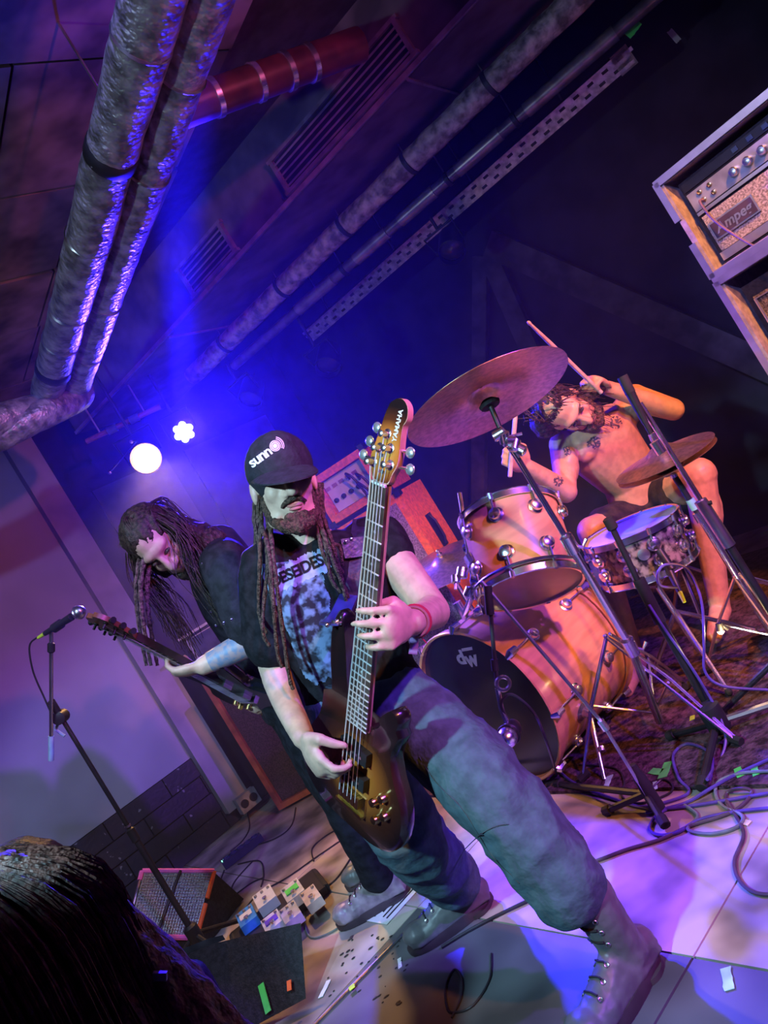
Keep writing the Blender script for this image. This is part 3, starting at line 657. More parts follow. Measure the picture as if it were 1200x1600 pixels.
# ------------------------------------------------------------------ amplifiers
casem = mat('flight_case_laminate', (.34, .30, .33), .55, 0, .15, 40, .15); alu = mat('aluminium_edge', (.72, .70, .74), .3, .9, .08)
silvercloth = mat('silver_grille_cloth', (.42, .40, .42), .7, .2, .3, 160, .5)
E1 = V((.627, -.779, 0)); E2 = V((.779, .627, 0))
def open_case(label, c0, w_, h_, dp, nm='flight_case'):      # c0: front left top corner
    o = thing(nm, label, 'case', c0-UP*h_, 'open flight cases'); t = .02
    mid_ = c0+E1*w_/2+E2*dp/2
    MB().box(mid_-UP*t/2, (w_, dp, t), E1, E2, UP).build('top_panel', casem, o); MB().box(mid_-UP*(h_-t/2), (w_, dp, t), E1, E2, UP).build('bottom_panel', casem, o)
    for s_ in (0, 1): MB().box(c0+E1*(t/2+s_*(w_-t))+E2*dp/2-UP*h_/2, (t, dp, h_-2*t), E1, E2, UP).build('side_panel', casem, o)
    MB().box(mid_+E2*(dp/2-.01)-UP*h_/2, (w_-2*t, .01, h_-2*t), E1, E2, UP).build('back_panel', blackmat, o)
    f = -.004
    for q in (c0-UP*.004, c0-UP*(h_-.004)): MB().box(q+E1*w_/2+E2*f, (w_+.012, .014, .026), E1, E2, UP).build('edge_rail', alu, o)
    for s_ in (0, 1):
        MB().box(c0+E1*(s_*w_)+E2*f-UP*h_*.2, (.024, .014, h_*.4), E1, E2, UP).build('edge_rail', alu, o); MB().box(c0+E1*(s_*w_)+E2*f-UP*h_*.82, (.024, .014, h_*.36), E1, E2, UP).build('edge_rail', alu, o)
        MB().box(c0+E1*(s_*w_)-E1*(.004 if s_ == 0 else -.004)+E2*.05-UP*h_*.52, (.014, .05, .05), E1, E2, UP).build('catch', mat('blue_catch', (.2, .35, .6), .4, .4), o)
    return o
c0 = P(1025, 287, 2.75); CW = .68
open_case('open grey flight case around the amplifier head, top of the stack', c0, CW, .395, .42)
c1 = c0-UP*.412-E1*.0; open_case('tall open flight case around the speaker cabinet, lower of the stack', c1, CW, 1.25, .5)
o = thing('amplifier_head', 'silver fronted bass amplifier head in its flight case', 'amplifier', c0-UP*.375+E2*.05)
hw = CW-.07; hl = c0+E1*.035+E2*.05-UP*.375; hh = .33
MB().box(hl+E1*hw/2+E2*.16+UP*hh/2, (hw, .30, hh), E1, E2, UP).build('cabinet', blackmat, o)
FN = -E2
def face(nm, x, z, lx, lz, m, t=.008, out=.004): return MB().box(hl+E1*x+UP*z+E2*(.01-out), (lx, t, lz), E1, E2, UP).build(nm, m, o)
face('top_strip', hw/2, .305, hw-.02, .03, black); face('control_panel', hw/2, .245, hw-.02, .07, mat('panel_blue_grey', (.35, .38, .45), .35, .5), .008, .006)
face('trim_strip', hw/2, .20, hw-.02, .012, alu, .01, .008); face('grille', hw/2, .115, hw-.03, .14, silvercloth); face('lower_strip', hw/2, .028, hw-.01, .03, alu, .01, .006)
for i in range(6): face('rocker', .22+.055*i, .305, .02, .016, mat('rocker', (.05, .08, .1), .4), .01, .01)
for i in range(7):
    c = hl+E1*(.185+.052*i)+UP*.247-E2*.0; MB().lathe(c, FN, [(.017, 0), (.016, .018), (.012, .024), (.004, .025)], 14).build('knob', chrome, o)
for i in range(2):
    for j in range(2): MB().lathe(hl+E1*(.055+.04*i)+UP*(.232+.03*j), FN, [(.009, 0), (.009, .006), (.005, .007), (.005, .002)], 12).build('jack', gold, o)
bc = hl+E1*.108+UP*.118-E2*.004
MB().box(bc, (.170, .008, .066), E1, E2, UP).build('badge_rim', alu, o); bp_ = MB().box(bc-E2*.003, (.158, .008, .054), E1, E2, UP).build('badge_plate', mat('badge_dark', (.07, .05, .09), .4), o)
flat_text('badge_lettering', 'Ampeg', .047, bc-E2*.008, E1, UP, alu, bp_, shear=.25, bold=.0012, lift=-.0)
o = thing('speaker_cabinet', 'bass speaker cabinet with dark woven grille in the tall case', 'speaker', c1-UP*1.23+E2*.05)
sl = c1+E1*.035+E2*.05-UP*1.225
MB().box(sl+E1*hw/2+E2*.2+UP*.58, (hw, .38, 1.16), E1, E2, UP).build('cabinet', blackmat, o); MB().box(sl+E1*hw/2+E2*.006+UP*.57, (hw-.05, .02, 1.08), E1, E2, UP).build('grille', mat('woven_grille', (.15, .12, .09), .8, 0, .4, 140, .6), o)
MB().tube([sl+E1*.03+UP*.03-E2*.008, sl+E1*.03+UP*1.10-E2*.008, sl+E1*(hw-.03)+UP*1.10-E2*.008], .006, 8).build('piping', alu, o)
lb = sl+E1*.17+UP*1.02-E2*.012; MB().box(lb, (.15, .008, .14), E1, E2, UP).build('badge', mat('badge_grey', (.10, .09, .12), .5), o)
for r_ in (.028, .052): MB().torus(lb-E2*.006+UP*.012, E2, r_, .008, 28, 6).build('badge_ring', alu, o)
o = MB().tube([hl+E1*.055+UP*.232-E2*.006, hl+E1*.05+UP*.225-E2*.03, hl+E1*.07+UP*.12-E2*.035, hl+E1*.16-UP*.06-E2*.05, hl+E1*.26-UP*.25-E2*.05, hl+E1*.42-UP*.5-E2*.04], .0045, 8, smooth=6).build('instrument_cable', mat('violet_cable', (.16, .10, .22), .45), loc=hl); o['label'] = 'cable plugged into the bass amplifier head, hanging down'; o['category'] = 'cable'
# orange stack behind the bass player
orm = mat('orange_vinyl', (.9, .22, .012), .55, 0, .12, 50, .2)
G1 = V((.93, -.36, 0)).normalized(); G2 = V((.36, .93, 0)).normalized()
gc = P(565, 698, 4.0)              # front right top corner of the head
def obox(nm, lab, c, w_, h_, dp, cat):
    o = thing(nm, lab, cat, c-UP*h_, 'orange amplifier stack'); return o
ow, oh, od = .36, .27, .42
o = thing('amplifier_head', 'orange amplifier head with white panel behind the bass player', 'amplifier', gc-UP*oh)
oc = gc-G1*ow/2-UP*oh/2
MB().box(oc+G2*od/2-G2*-.02, (ow, od-.04, oh), G1, G2, UP).build('cabinet', orm, o)
for s_ in (-1, 1): MB().box(oc+G1*s_*(ow/2-.02)+G2*.01, (.04, .06, oh), G1, G2, UP).build('frame_side', orm, o); MB().box(oc+UP*s_*(oh/2-.02)+G2*.01, (ow-.08, .06, .04), G1, G2, UP).build('frame_bar', orm, o)
MB().box(oc+G2*.032, (ow-.09, .012, oh-.09), G1, G2, UP).build('panel', mat('panel_white', (.65, .62, .66), .5, 0, .05), o)
for i in range(4): MB().lathe(oc-G1*(.11-.05*i)-UP*.03+G2*.026, -G2, [(.014, 0), (.013, .012), (.004, .014)], 12).build('knob', black, o)
for i in range(5): MB().box(oc-G1*(.12-.045*i)+UP*.045+G2*.025, (.03, .004, .02), G1, G2, UP).build('pictogram', mat('pictogram', (.35, .2, .25), .5), o)
for k, (a_, b_) in enumerate(((.02, .03), (.07, .0), (.05, -.04))):
    MB().tube([oc+G1*a_+UP*b_+G2*.02, oc+G1*(a_+.02)+UP*(b_+.03)-G2*.04, oc+G1*(a_+.05)+UP*(b_-.02)-G2*.05, oc+G1*(a_+.06)-UP*.12-G2*.03], .007, 8, smooth=5).build('plug_lead', black, o)
for s_ in (-1, 1):
    for q in (-1, 1): MB().box(oc+G1*s_*(ow/2)+UP*q*(oh/2)+G2*.01, (.03, .07, .03), G1, G2, UP).build('corner', black, o)
MB().box(gc+G2*od*.5-G1*.15+UP*.012, (.16, .03, .02), G1, G2, UP).build('handle', black, o)
kcn = gc-UP*(oh+.012); o = thing('speaker_cabinet', 'orange speaker cabinet with dark side handle under the orange head', 'speaker', V((kcn.x, kcn.y, 0)))
hgt = kcn.z; cc = kcn+G1*.02-G1*.25-UP*hgt/2
MB().box(cc+G2*.22, (.54, .44, hgt-.03), G1, G2, UP).build('cabinet', orm, o); MB().box(cc-G2*.006, (.46, .02, hgt-.12), G1, G2, UP).build('grille', mat('basket_weave', (.35, .28, .28), .8, 0, .3, 120, .5), o)
hp = cc+G1*.271+G2*.22+UP*(hgt/2-.30); MB().box(hp, (.006, .10, .20), G1, G2, UP).build('handle_cup', black, o); MB().tube([hp+G1*.004+UP*.09, hp+G1*.02+UP*.05, hp+G1*.02-UP*.05, hp+G1*.004-UP*.09], .008, 8).build('handle_grip', black, o)
for s_ in (-1, 1):
    for q in (-1, 1): MB().box(cc+G1*s_*.265+UP*q*(hgt/2-.02)+G2*.01, (.03, .05, .035), G1, G2, UP).build('corner', black, o)
# guitarist's cabinet and head at the back left
J1 = V((.98, -.18, 0)).normalized(); J2 = V((.18, .98, 0)).normalized()
gb = Fl(441, 1268); gb = gb+UP*.02
wood = mat('brown_wood_edge', (.33, .11, .05), .45, 0, .25, 12, .2); gh = .86; gw = .70
o = thing('speaker_cabinet', 'brown edged guitar cabinet with dark grille behind the guitarist', 'speaker', V((gb.x, gb.y, 0)))
bc_ = gb+J1*gw/2+UP*gh/2
MB().box(bc_+J2*.19, (gw-.005, .34, gh-.005), J1, J2, UP).build('cabinet', blackmat, o)
for s_ in (-1, 1): MB().box(bc_+J1*s_*(gw/2-.016), (.032, .05, gh), J1, J2, UP).build('edge', wood, o); MB().box(bc_+UP*s_*(gh/2-.016), (gw-.064, .05, .032), J1, J2, UP).build('edge', wood, o)
MB().box(bc_+J2*.01, (gw-.07, .02, gh-.07), J1, J2, UP).build('grille', mat('brown_grille', (.05, .036, .036), .85, 0, .3, 120, .4), o)
for s_ in (-1, 1): MB().lathe(bc_+J1*s_*.28+J2*.1-UP*(gh/2+.01), UP, [(.025, -.01), (.025, .012)], 12).build('caster', rubber, o)
ht = gb+UP*(gh+.005); o = thing('amplifier_head', 'grey amplifier head on the cabinet, behind the guitarist hand', 'amplifier', ht)
gm = mat('grey_tolex', (.36, .34, .38), .55, 0, .1, 40); hc_ = ht+J1*.33+UP*.145
MB().box(hc_+J2*.14, (.60, .24, .28), J1, J2, UP).build('cabinet', gm, o); MB().box(hc_+UP*.035+J2*.018, (.54, .012, .17), J1, J2, UP).build('grille', mat('dark_blue_grille', (.05, .05, .09), .8), o)
MB().box(hc_+UP*.138-J2*.004, (.62, .05, .014), J1, J2, UP).build('top_edge', mat('cream_edge', (.65, .55, .45), .5), o); MB().box(hc_-UP*.095+J2*.014, (.56, .014, .06), J1, J2, UP).build('control_panel', mat('cream_panel', (.55, .5, .48), .5), o)
for i in range(6): MB().box(hc_-UP*.095-J1*(.22-.085*i)+J2*.004, (.03, .012, .03), J1, J2, UP).build('switch', black if i != 1 else mat('red_switch', (.3, .03, .03), .4), o)
for z0 in (-.04, .11): MB().box(hc_+UP*z0+J2*.01, (.5, .004, .004), J1, J2, UP).build('piping', MATS['cream_edge'], o)
# socket box at the pillar foot
c = AD(4.80, 1.53, .10); o = thing('socket_box', 'grey wall socket box at the foot of the white pillar', 'socket', c)
MB().box(c, (.06, .14, .10), A, D, UP).build('box', mat('socket_grey', (.35, .34, .38), .5), o)
for s_ in (-1, 1): MB().lathe(c-A*.03+D*s_*.033, -A, [(.026, 0), (.026, .006), (.02, .007), (.02, .002)], 16).build('outlet', black, o)
# ------------------------------------------------------------------ monitors
def wedge(name, label, o0, ex, ey, w_, prof, m, parts):      # profile in (ey, up), extruded along ex
    o = thing(name, label, 'monitor', o0, 'stage monitors')
    MB().prism([(p[0], p[1]) for p in prof], o0, ey, UP, ex, -w_/2, w_/2).build('cabinet', m, o)
    return o
q0 = Fl(322, 1478); q1_ = Fl(205, 1470)
mf = AD(3.62, .62, 0)
# wedge with the pink tape: grille corners read from the photograph
gA, gB, gC, gD_ = P(222, 1362, 3.30), P(334, 1362, 3.40), P(306, 1466, 3.22), P(196, 1462, 3.12)
o = thing('stage_monitor', 'floor monitor with metal grille edged in pink and orange tape', 'monitor', V((gC.x, gC.y, 0)), 'stage monitors')
bk = [V((p.x, p.y+.12, .004)) for p in (gA, gB)]; bt = [V((p.x, p.y+.02, .004)) for p in (gC, gD_)]
MB().add([gA, gB, gC, gD_, bk[0], bk[1], bt[0], bt[1]], [(0, 1, 2, 3), (4, 5, 6, 7), (0, 1, 5, 4), (1, 2, 6, 5), (2, 3, 7, 6), (3, 0, 4, 7)]).build('cabinet', blackmat, o)
gx = (gB-gA).normalized(); gy = (gD_-gA).normalized(); gn = gx.cross(gy).normalized()
if gn.y > 0: gn = -gn
mesh_m = mat('perforated_steel', (.38, .36, .38), .5, .5, .3, 150, .4)
pl = MB().add([p+gn*.004+(( gA+gB+gC+gD_)/4-p)*.05 for p in (gA, gB, gC, gD_)]+[p+gn*.012+((gA+gB+gC+gD_)/4-p)*.05 for p in (gA, gB, gC, gD_)], [(0, 1, 2, 3), (4, 5, 6, 7), (0, 1, 5, 4), (1, 2, 6, 5), (2, 3, 7, 6), (3, 0, 4, 7)]).build('grille', mesh_m, o)
for i in range(1, 26):
    t = i/26; a_, b_ = gA+(gB-gA)*t, gD_+(gC-gD_)*t; MB().tube([a_+(b_-a_)*.03+gn*.013, a_+(b_-a_)*.97+gn*.013], .0012, 4).build('grille_wire', steel, pl)
for i in range(1, 22):
    t = i/22; a_, b_ = gA+(gD_-gA)*t, gB+(gC-gB)*t; MB().tube([a_+(b_-a_)*.03+gn*.014, a_+(b_-a_)*.97+gn*.014], .0012, 4).build('grille_wire', steel, pl)
a_, b_ = gA+(gB-gA)*.52, gD_+(gC-gD_)*.42; MB().tube([a_+gn*.016, b_+gn*.016], .006, 6).build('grille_bar', black, o)
for (s_, e_, m_) in ((gA, gB, pink), (gD_, gC, pink), (gB, gB+(gC-gB)*.42, orange_t), (gB+(gC-gB)*.5, gB+(gC-gB)*.93, orange_t), (gA, gA+(gD_-gA)*.15, pink)):
    MB().tube([s_+gn*.006, e_+gn*.006], .0115, 8).build('tape_edge', m_, o)
MB().tube([gA+gn*.006, gD_+gn*.006], .006, 6).build('metal_edge', steel, o)
# black monitor seen from behind at the front
o = thing('stage_monitor', 'black floor monitor at the stage front with green tape strip', 'monitor', Fl(420, 1590), 'stage monitors')
m0, m1, m2, m3 = P(335, 1474, 2.62), P(470, 1442, 2.50), P(478, 1560, 2.36), P(330, 1640, 2.40)
bx = V((-.30, .12, 0))
tv = [m0, m1, m2, m3]+[p+bx for p in (m0, m1, m2, m3)]
MB().add(tv, [(0, 1, 2, 3), (4, 5, 6, 7), (0, 1, 5, 4), (1, 2, 6, 5), (2, 3, 7, 6), (3, 0, 4, 7)]).build('cabinet', blackmat, o)
fx = (m1-m0).normalized(); fy = (m3-m0).normalized(); fn = fx.cross(fy).normalized(); fn = fn if fn.y < 0 else -fn
MB().add([p+UP*.004 for p in (m0-fx*.01, m0+bx*.98, m0+bx*.98+fx*.05, m0+fx*.05)]+[p+UP*.022 for p in (m0-fx*.01, m0+bx*.98, m0+bx*.98+fx*.05, m0+fx*.05)], [(0, 1, 2, 3), (4, 5, 6, 7), (0, 1, 5, 4), (1, 2, 6, 5), (2, 3, 7, 6), (3, 0, 4, 7)]).build('grille_edge', mat('grille_dark', (.06, .08, .09), .5, .3), o)
def sticker(px, py, px2, py2, w_, m_, pr):
    pl_o = m0; n = fn
    def hit(x_, y_):
        r = ray(x_, y_); return CAM+r*((pl_o-CAM).dot(n)/r.dot(n))
    a_, b_ = hit(px, py), hit(px2, py2); d_ = (b_-a_).normalized(); s_ = d_.cross(n)
    MB().box((a_+b_)/2+n*.002, ((b_-a_).length, w_, .003), d_, s_, n).build('tape_strip', m_, pr)
sticker(408, 1538, 420, 1582, .022, green, o); sticker(452, 1532, 453, 1548, .016, orange_t, o)
# ------------------------------------------------------------------ pedals, power strip
pb_c = Fl(440, 1432); o = thing('pedalboard', 'black pedalboard flat on the stage floor', 'board', pb_c)
PX = V((.94, .34, 0)).normalized(); PY = V((-.34, .94, 0)).normalized(); pc = pb_c+PX*.0
MB().box(pc+UP*.018, (.40, .26, .03), PX, PY, UP).build('deck', black, o)
for s_ in (-1, 1): MB().tube([pc+PX*s_*.2-PY*.12+UP*.02, pc+PX*s_*.2+PY*.12+UP*.02], .016, 8).build('edge', rubber, o)
def pedal(label, px, py, w_, l_, h_, m_, knobs=3, screen=None):
    c = Fl(px, py, .034+h_); c = V((c.x, c.y, .034)); o = thing('effect_pedal', label, 'pedal', c, 'effect pedals')
    sl_ = (PY+UP*.12).normalized()
    MB().prism([(-l_/2, 0), (l_/2, 0), (l_/2, h_*1.15), (-l_/2, h_*.8)], c, PY, UP, PX, -w_/2, w_/2).build('housing', m_, o)
    for i in range(knobs): MB().lathe(c+PX*(w_*.7*(i/(knobs-1)-.5) if knobs > 1 else 0)+PY*l_*.3+UP*h_*1.05, UP, [(.0065, 0), (.006, .009), (.003, .010)], 10).build('knob', steel, o)
    MB().lathe(c-PY*l_*.3+UP*h_*.85, UP, [(.007, 0), (.007, .008), (.010, .009), (.010, .016), (.004, .017)], 12).build('footswitch', chrome, o)
    if screen: MB().box(c+UP*h_*1.03+PY*.0, (w_*.7, l_*.35, .004), PX, sl_, PX.cross(sl_)).build('display', screen, o)
pedal('white effect pedal nearest the taped monitor', 412, 1400, .085, .125, .05, white)
pedal('white effect pedal with green display at the back of the board', 456, 1390, .08, .12, .05, mat('pedal_pale', (.75, .72, .7), .45), 2, green)
pedal('pink lit white pedal at the right end of the board', 484, 1398, .065, .11, .045, mat('pedal_white_pink_lit', (.75, .58, .6), .45), 2)  # white housing with pink light put into its colour
pedal('white and violet pedal at the middle of the board', 452, 1424, .07, .11, .045, mat('pedal_silver', (.65, .68, .72), .3, .3), 3)
pedal('bright blue effect pedal at the left end of the board', 384, 1430, .075, .12, .045, mat('pedal_blue', (.05, .30, .75), .4), 3, white)
pedal('white pedal with violet stripe at the front of the board', 424, 1438, .075, .10, .04, mat('pedal_white2', (.7, .7, .78), .4), 2, mat('violet_stripe', (.12, .05, .6), .5))
s0_, s1_ = Fl(352, 1358), Fl(412, 1312); dv = (s1_-s0_).normalized(); nv_ = UP.cross(dv); sm_ = (s0_+s1_)/2
o = thing('power_strip', 'black power strip with round sockets by the dark wall', 'power strip', sm_)
MB().box(sm_+UP*.022, ((s1_-s0_).length, .06, .04), dv, nv_, UP).build('housing', mat('strip_navy', (.02, .02, .06), .4), o)
for i in range(5): MB().lathe(s0_+(s1_-s0_)*(.14+.18*i)+UP*.042, UP, [(.026, 0), (.026, .006), (.02, .006), (.02, .001)], 16).build('outlet', mat('outlet_navy', (.04, .04, .13), .35), o)
MB().box(s0_+(s1_-s0_)*.04+UP*.044, (.012, .012, .006), dv, nv_, UP).build('indicator', lum('green_led', (.2, 1, .6), 3), o)
# setlist, tuner, floor scraps
sl0 = Fl(618, 1398, .001); o = thing('setlist', 'printed white set list sheet behind the boots', 'paper', sl0)
sx = V((.78, .62, 0)).normalized(); sy = V((-.62, .78, 0)).normalized()
MB().box(sl0+sx*.02+UP*.0012, (.30, .21, .0012), sx, sy, UP).build('sheet', paper, o)
for i in range(7): MB().box(sl0+sx*(.02-random.uniform(0, .03))+sy*(.08-.026*i)+UP*.0022, (.22-random.uniform(0, .06), .009, .0004), sx, sy, UP).build('text_line', black, o)
tc_ = Fl(688, 1384); o = thing('tuner_pedal', 'small grey pedal beside the rear boot', 'pedal', tc_); MB().prism([(-.06, 0), (.06, 0), (.06, .055), (-.06, .04)], tc_, sy, UP, sx, -.037, .037).build('housing', mat('pedal_grey', (.3, .3, .34), .5), o); MB().lathe(tc_-sy*.03+UP*.042, UP, [(.008, 0), (.008, .012), (.003, .013)], 10).build('footswitch', chrome, o)
for i, (px, py, l, w_, an, m_, lb_) in enumerate(((1040, 1203, .085, .03, 1.3, green, 'long arm of the green tape corner mark on the drum rug'), (1025, 1206, .05, .03, .2, green, 'short arm of the green tape corner mark on the drum rug'),
     (1155, 1207, .05, .022, .9, green, 'left of two green tape dashes at the right edge'), (1180, 1205, .045, .02, 1.0, green, 'right of two green tape dashes at the right edge'),
     (1115, 1150, .045, .025, 1.2, green, 'green tape scrap under the black stand hub'), (950, 1222, .075, .022, 1.2, mint, 'faded mint tape mark at the drum spur foot'),
     (1000, 1242, .05, .02, .4, mint, 'faded mint tape scrap beside the spring hub'), (1024, 1228, .045, .014, 1.0, mint, 'thin mint tape scrap among the cables'), (1137, 1530, .06, .022, 1.0, mint, 'worn mint tape mark on the floor at lower right'),
     (1082, 1122, .03, .018, 1.1, yel, 'yellow green tape scrap behind the black stand'),
     (550, 1543, .022, .02, .4, yel, 'yellow tape scrap wrapped on the thin floor rod'), (508, 1545, .07, .018, 1.0, paper, 'torn white tape scrap left of the floor rod'), (625, 1505, .05, .012, .6, paper, 'short white tape scrap right of the floor rod'), (1167, 1286, .02, .02, .2, mat('cream_scrap', (.9, .75, .6), .6), 'tiny cream paper scrap among the coiled cables'))):
    on_rug = py < 1235 and px > 930
    z_ = RZ if on_rug else 0.
    if px == 550: z_ = .012
    tape(px, py, z_, l, w_, an, m_, label=lb_, base=Fl(px, py, z_))
# debris
debm = mat('dark_crumb', (.03, .025, .03), .8)
rod0, rod1 = Fl(470, 1622, .006), Fl(690, 1398, .006)
o = MB().tube([rod0, rod1], .0045, 8).build('floor_rod', steel, loc=rod0); o['label'] = 'thin straight metal rod lying across the stage floor'; o['category'] = 'rod'
mb = MB(); rr_ = random.Random(3)
for i in range(46):
    c = Fl(rr_.uniform(510, 640), rr_.uniform(1460, 1570), .001)
    s_ = rr_.uniform(.0015, .0055); mb.ell(c, V((s_*rr_.uniform(1, 2.4), s_*.5, 0)), V((-s_*.4, s_, 0)), V((0, 0, .0015)), 6, 4)
for i in range(120):
    c = Fl(rr_.uniform(900, 1200), rr_.uniform(1100, 1240), RZ+.001); s_ = rr_.uniform(.0012, .003); mb.ell(c, V((s_, 0, 0)), V((0, s_, 0)), V((0, 0, .0012)), 5, 4)
o = mb.build('floor_debris', debm, loc=Fl(570, 1500)); o['label'] = 'scattered dark crumbs and grit on the stage'; o['category'] = 'debris'; o['kind'] = 'stuff'
# ------------------------------------------------------------------ floor cables
cab_b = mat('blue_violet_cable', (.10, .06, .30), .4); cab_k = mat('black_cable', (.025, .022, .03), .45); cab_g = mat('grey_green_cable', (.16, .2, .2), .45)
def cable(label, pts, m_, r=.005, k=8, z=None):
    pp = []
    for i, p in enumerate(pts):
        zz = p[2] if len(p) > 2 else 0
        pp.append(Fl(p[0], p[1], (RZ if (p[1] < 1238 and p[0] > 850) else 0)+r+zz))
    o = MB().tube(pp, r, 7, smooth=k).build('floor_cable', m_, loc=pp[0]); o['label'] = label; o['category'] = 'cable'; o['group'] = 'cables on the stage floor'
    return o
def up_cable(label, pts, m_, r=.0045, k=8):
    pp = [P(*p) if p[2] else Fl(p[0], p[1], RZ+r) for p in pts]
    o = MB().tube(pp, r, 7, smooth=k).build('stand_cable', m_, loc=pp[-1]); o['label'] = label; o['category'] = 'cable'; return o
cable('blue violet cable with wide loop rising beside the black stand foot', [(1010, 1262), (1075, 1240), (1060, 1215), (1052, 1180), (1075, 1162), (1108, 1175), (1113, 1200), (1105, 1218, .03)], cab_b)
cable('blue violet cable running from the spring hub to the right edge', [(1010, 1270), (1070, 1255), (1110, 1232), (1150, 1210), (1210, 1183)], cab_b)
cable('coiled violet cable loop left of the grey cable', [(1045, 1262), (1025, 1275), (1015, 1295), (1030, 1305), (1060, 1300), (1090, 1282), (1140, 1270), (1210, 1262)], cab_b)
cable('grey green cable forming the widest loop at the right', [(1070, 1258), (1090, 1275), (1075, 1296), (1110, 1303), (1150, 1293), (1160, 1275), (1130, 1260), (1118, 1240), (1125, 1220), (1160, 1208), (1210, 1205)], cab_g)
cable('dark cable curving down to the right edge by the white floor patch', [(1135, 1250), (1150, 1275), (1162, 1305), (1148, 1345), (1155, 1375), (1180, 1395), (1215, 1398)], mat('brown_cable', (.09, .06, .08), .45))
cable('long thin cable from the coil to the front leg', [(830, 1385), (885, 1362), (940, 1342), (980, 1327), (1030, 1312), (1080, 1290), (1145, 1268), (1175, 1240), (1160, 1232), (1135, 1240), (1140, 1268)], mat('brown_cable', (.09, .06, .08), .45))
cable('violet cable sweeping from the bass drum to the spring hub', [(850, 1170), (870, 1200), (900, 1225), (950, 1245), (1005, 1262), (1060, 1262), (1210, 1238)], cab_b)
cable('small dark cable loop beside the bass drum foot', [(905, 1195), (960, 1200), (975, 1220), (972, 1245), (1000, 1255), (1045, 1240), (1050, 1225), (1035, 1218), (1015, 1235)], cab_k, .0035)
cable('dark cable across the front between the boots', [(690, 1480), (740, 1450), (815, 1412), (880, 1385)], cab_k, .005)
cable('thin dark cable loop on the floor in front of the rear boot', [(706, 1590), (720, 1560), (722, 1530), (710, 1515), (697, 1540), (700, 1575), (712, 1582), (740, 1570), (765, 1530), (768, 1490)], cab_k, .003)
for i, (pts, lb_) in enumerate((([(370, 1440), (400, 1400), (450, 1370), (500, 1335), (552, 1300)], 'upper dark lead from the pedalboard to the bass player'), ([(480, 1400), (520, 1378), (545, 1345), (558, 1320)], 'middle dark lead from the pedalboard to the bass player'),
     ([(475, 1405), (478, 1450), (490, 1465), (520, 1455), (545, 1435)], 'grey lead looping from the pedals to the guitarist boot'), ([(490, 1345), (488, 1325), (510, 1305), (548, 1285)], 'short dark lead arching behind the pedals'),
     ([(385, 1325), (430, 1310), (455, 1290), (462, 1262)], 'dark lead from the power strip to the brown cabinet'), ([(350, 1360), (340, 1395), (352, 1420), (365, 1380), (395, 1345)], 'tangled lead between the power strip and the taped monitor'),
     ([(372, 1350), (405, 1345), (412, 1365), (408, 1385)], 'thin lead from the power strip to the white pedal'), ([(335, 1420), (362, 1402), (392, 1380), (410, 1372)], 'dark lead beside the taped monitor'), ([(384, 1262), (390, 1290), (380, 1312), (360, 1330)], 'lead from the wall socket box to the power strip'))):
    cable(lb_, pts, cab_k if i != 2 else cab_g, .0035)
up_cable('blue cable draped from the snare microphone down to the rug', [(1058, 918, 2.6), (1032, 915, 2.58), (1028, 895, 2.56), (1042, 882, 2.55), (1075, 890, 2.53), (1096, 940, 2.5), (1100, 1010, 2.48), (1102, 1050, 2.46), (1130, 1072, 2.44), (1200, 1078, 2.4)], cab_b)
up_cable('violet cable wound down the black stand to the floor', [(1014, 945, 2.43), (1040, 985, 2.43), (1085, 1050, 2.43), (1120, 1110, 2.40), (1134, 1155, 2.36), (1122, 1195, 2.32), (1108, 1220, 0)], cab_b)
up_cable('violet cable falling from the egg microphone to the floor', [(796, 1128, 2.28), (783, 1100, 2.27), (800, 1085, 2.26), (835, 1115, 2.26), (856, 1165, 2.25), (870, 1210, 0)], cab_k)
# ------------------------------------------------------------------ bass guitar
def burst(name, center, r0, r1, cols, parent_off, rough=.22):
    m = bpy.data.materials.new(name); m.use_nodes = True; nt = m.node_tree; b = nt.nodes['Principled BSDF']
    tc = nt.nodes.new('ShaderNodeTexCoord'); sub = nt.nodes.new('ShaderNodeVectorMath'); sub.operation = 'SUBTRACT'
    sub.inputs[1].default_value = V(center)-parent_off; ln = nt.nodes.new('ShaderNodeVectorMath'); ln.operation = 'LENGTH'
    mr = nt.nodes.new('ShaderNodeMapRange'); mr.inputs[1].default_value = r0; mr.inputs[2].default_value = r1
    cr = nt.nodes.new('ShaderNodeValToRGB'); el = cr.color_ramp.elements
    el[0].color = (*cols[0], 1); el[1].color = (*cols[-1], 1)
    for i, c in enumerate(cols[1:-1]): e = el.new((i+1)/(len(cols)-1)); e.color = (*c, 1)
    nt.links.new(tc.outputs['Object'], sub.inputs[0]); nt.links.new(sub.outputs[0], ln.inputs[0]); nt.links.new(ln.outputs['Value'], mr.inputs[0]); nt.links.new(mr.outputs[0], cr.inputs[0]); nt.links.new(cr.outputs[0], b.inputs['Base Color'])
    b.inputs['Roughness'].default_value = rough; b.inputs['Coat Weight'].default_value = .6
    return m
def catrom2(pts, k=5):
    out = []; n = len(pts)
    for i in range(n):
        p0, p1, p2, p3 = pts[i-1], pts[i], pts[(i+1) % n], pts[(i+2) % n]
        for j in range(k):
            t = j/k; out.append(tuple(.5*((2*p1[a])+(p2[a]-p0[a])*t+(2*p0[a]-5*p1[a]+4*p2[a]-p3[a])*t*t+(3*p1[a]-p0[a]-3*p2[a]+p3[a])*t**3) for a in (0, 1)))
    return out
def stringed(o, br, nut, bdir, out, scale_mats, nstr, wid, nfret, thick, headout, opts):
    N = (nut-br).normalized(); S = (nut-br).length
    B = (bdir-N*bdir.dot(N)).normalized(); Fz = B.cross(N)
    if Fz.y > 0: Fz = -Fz
    return N, S, B, Fz
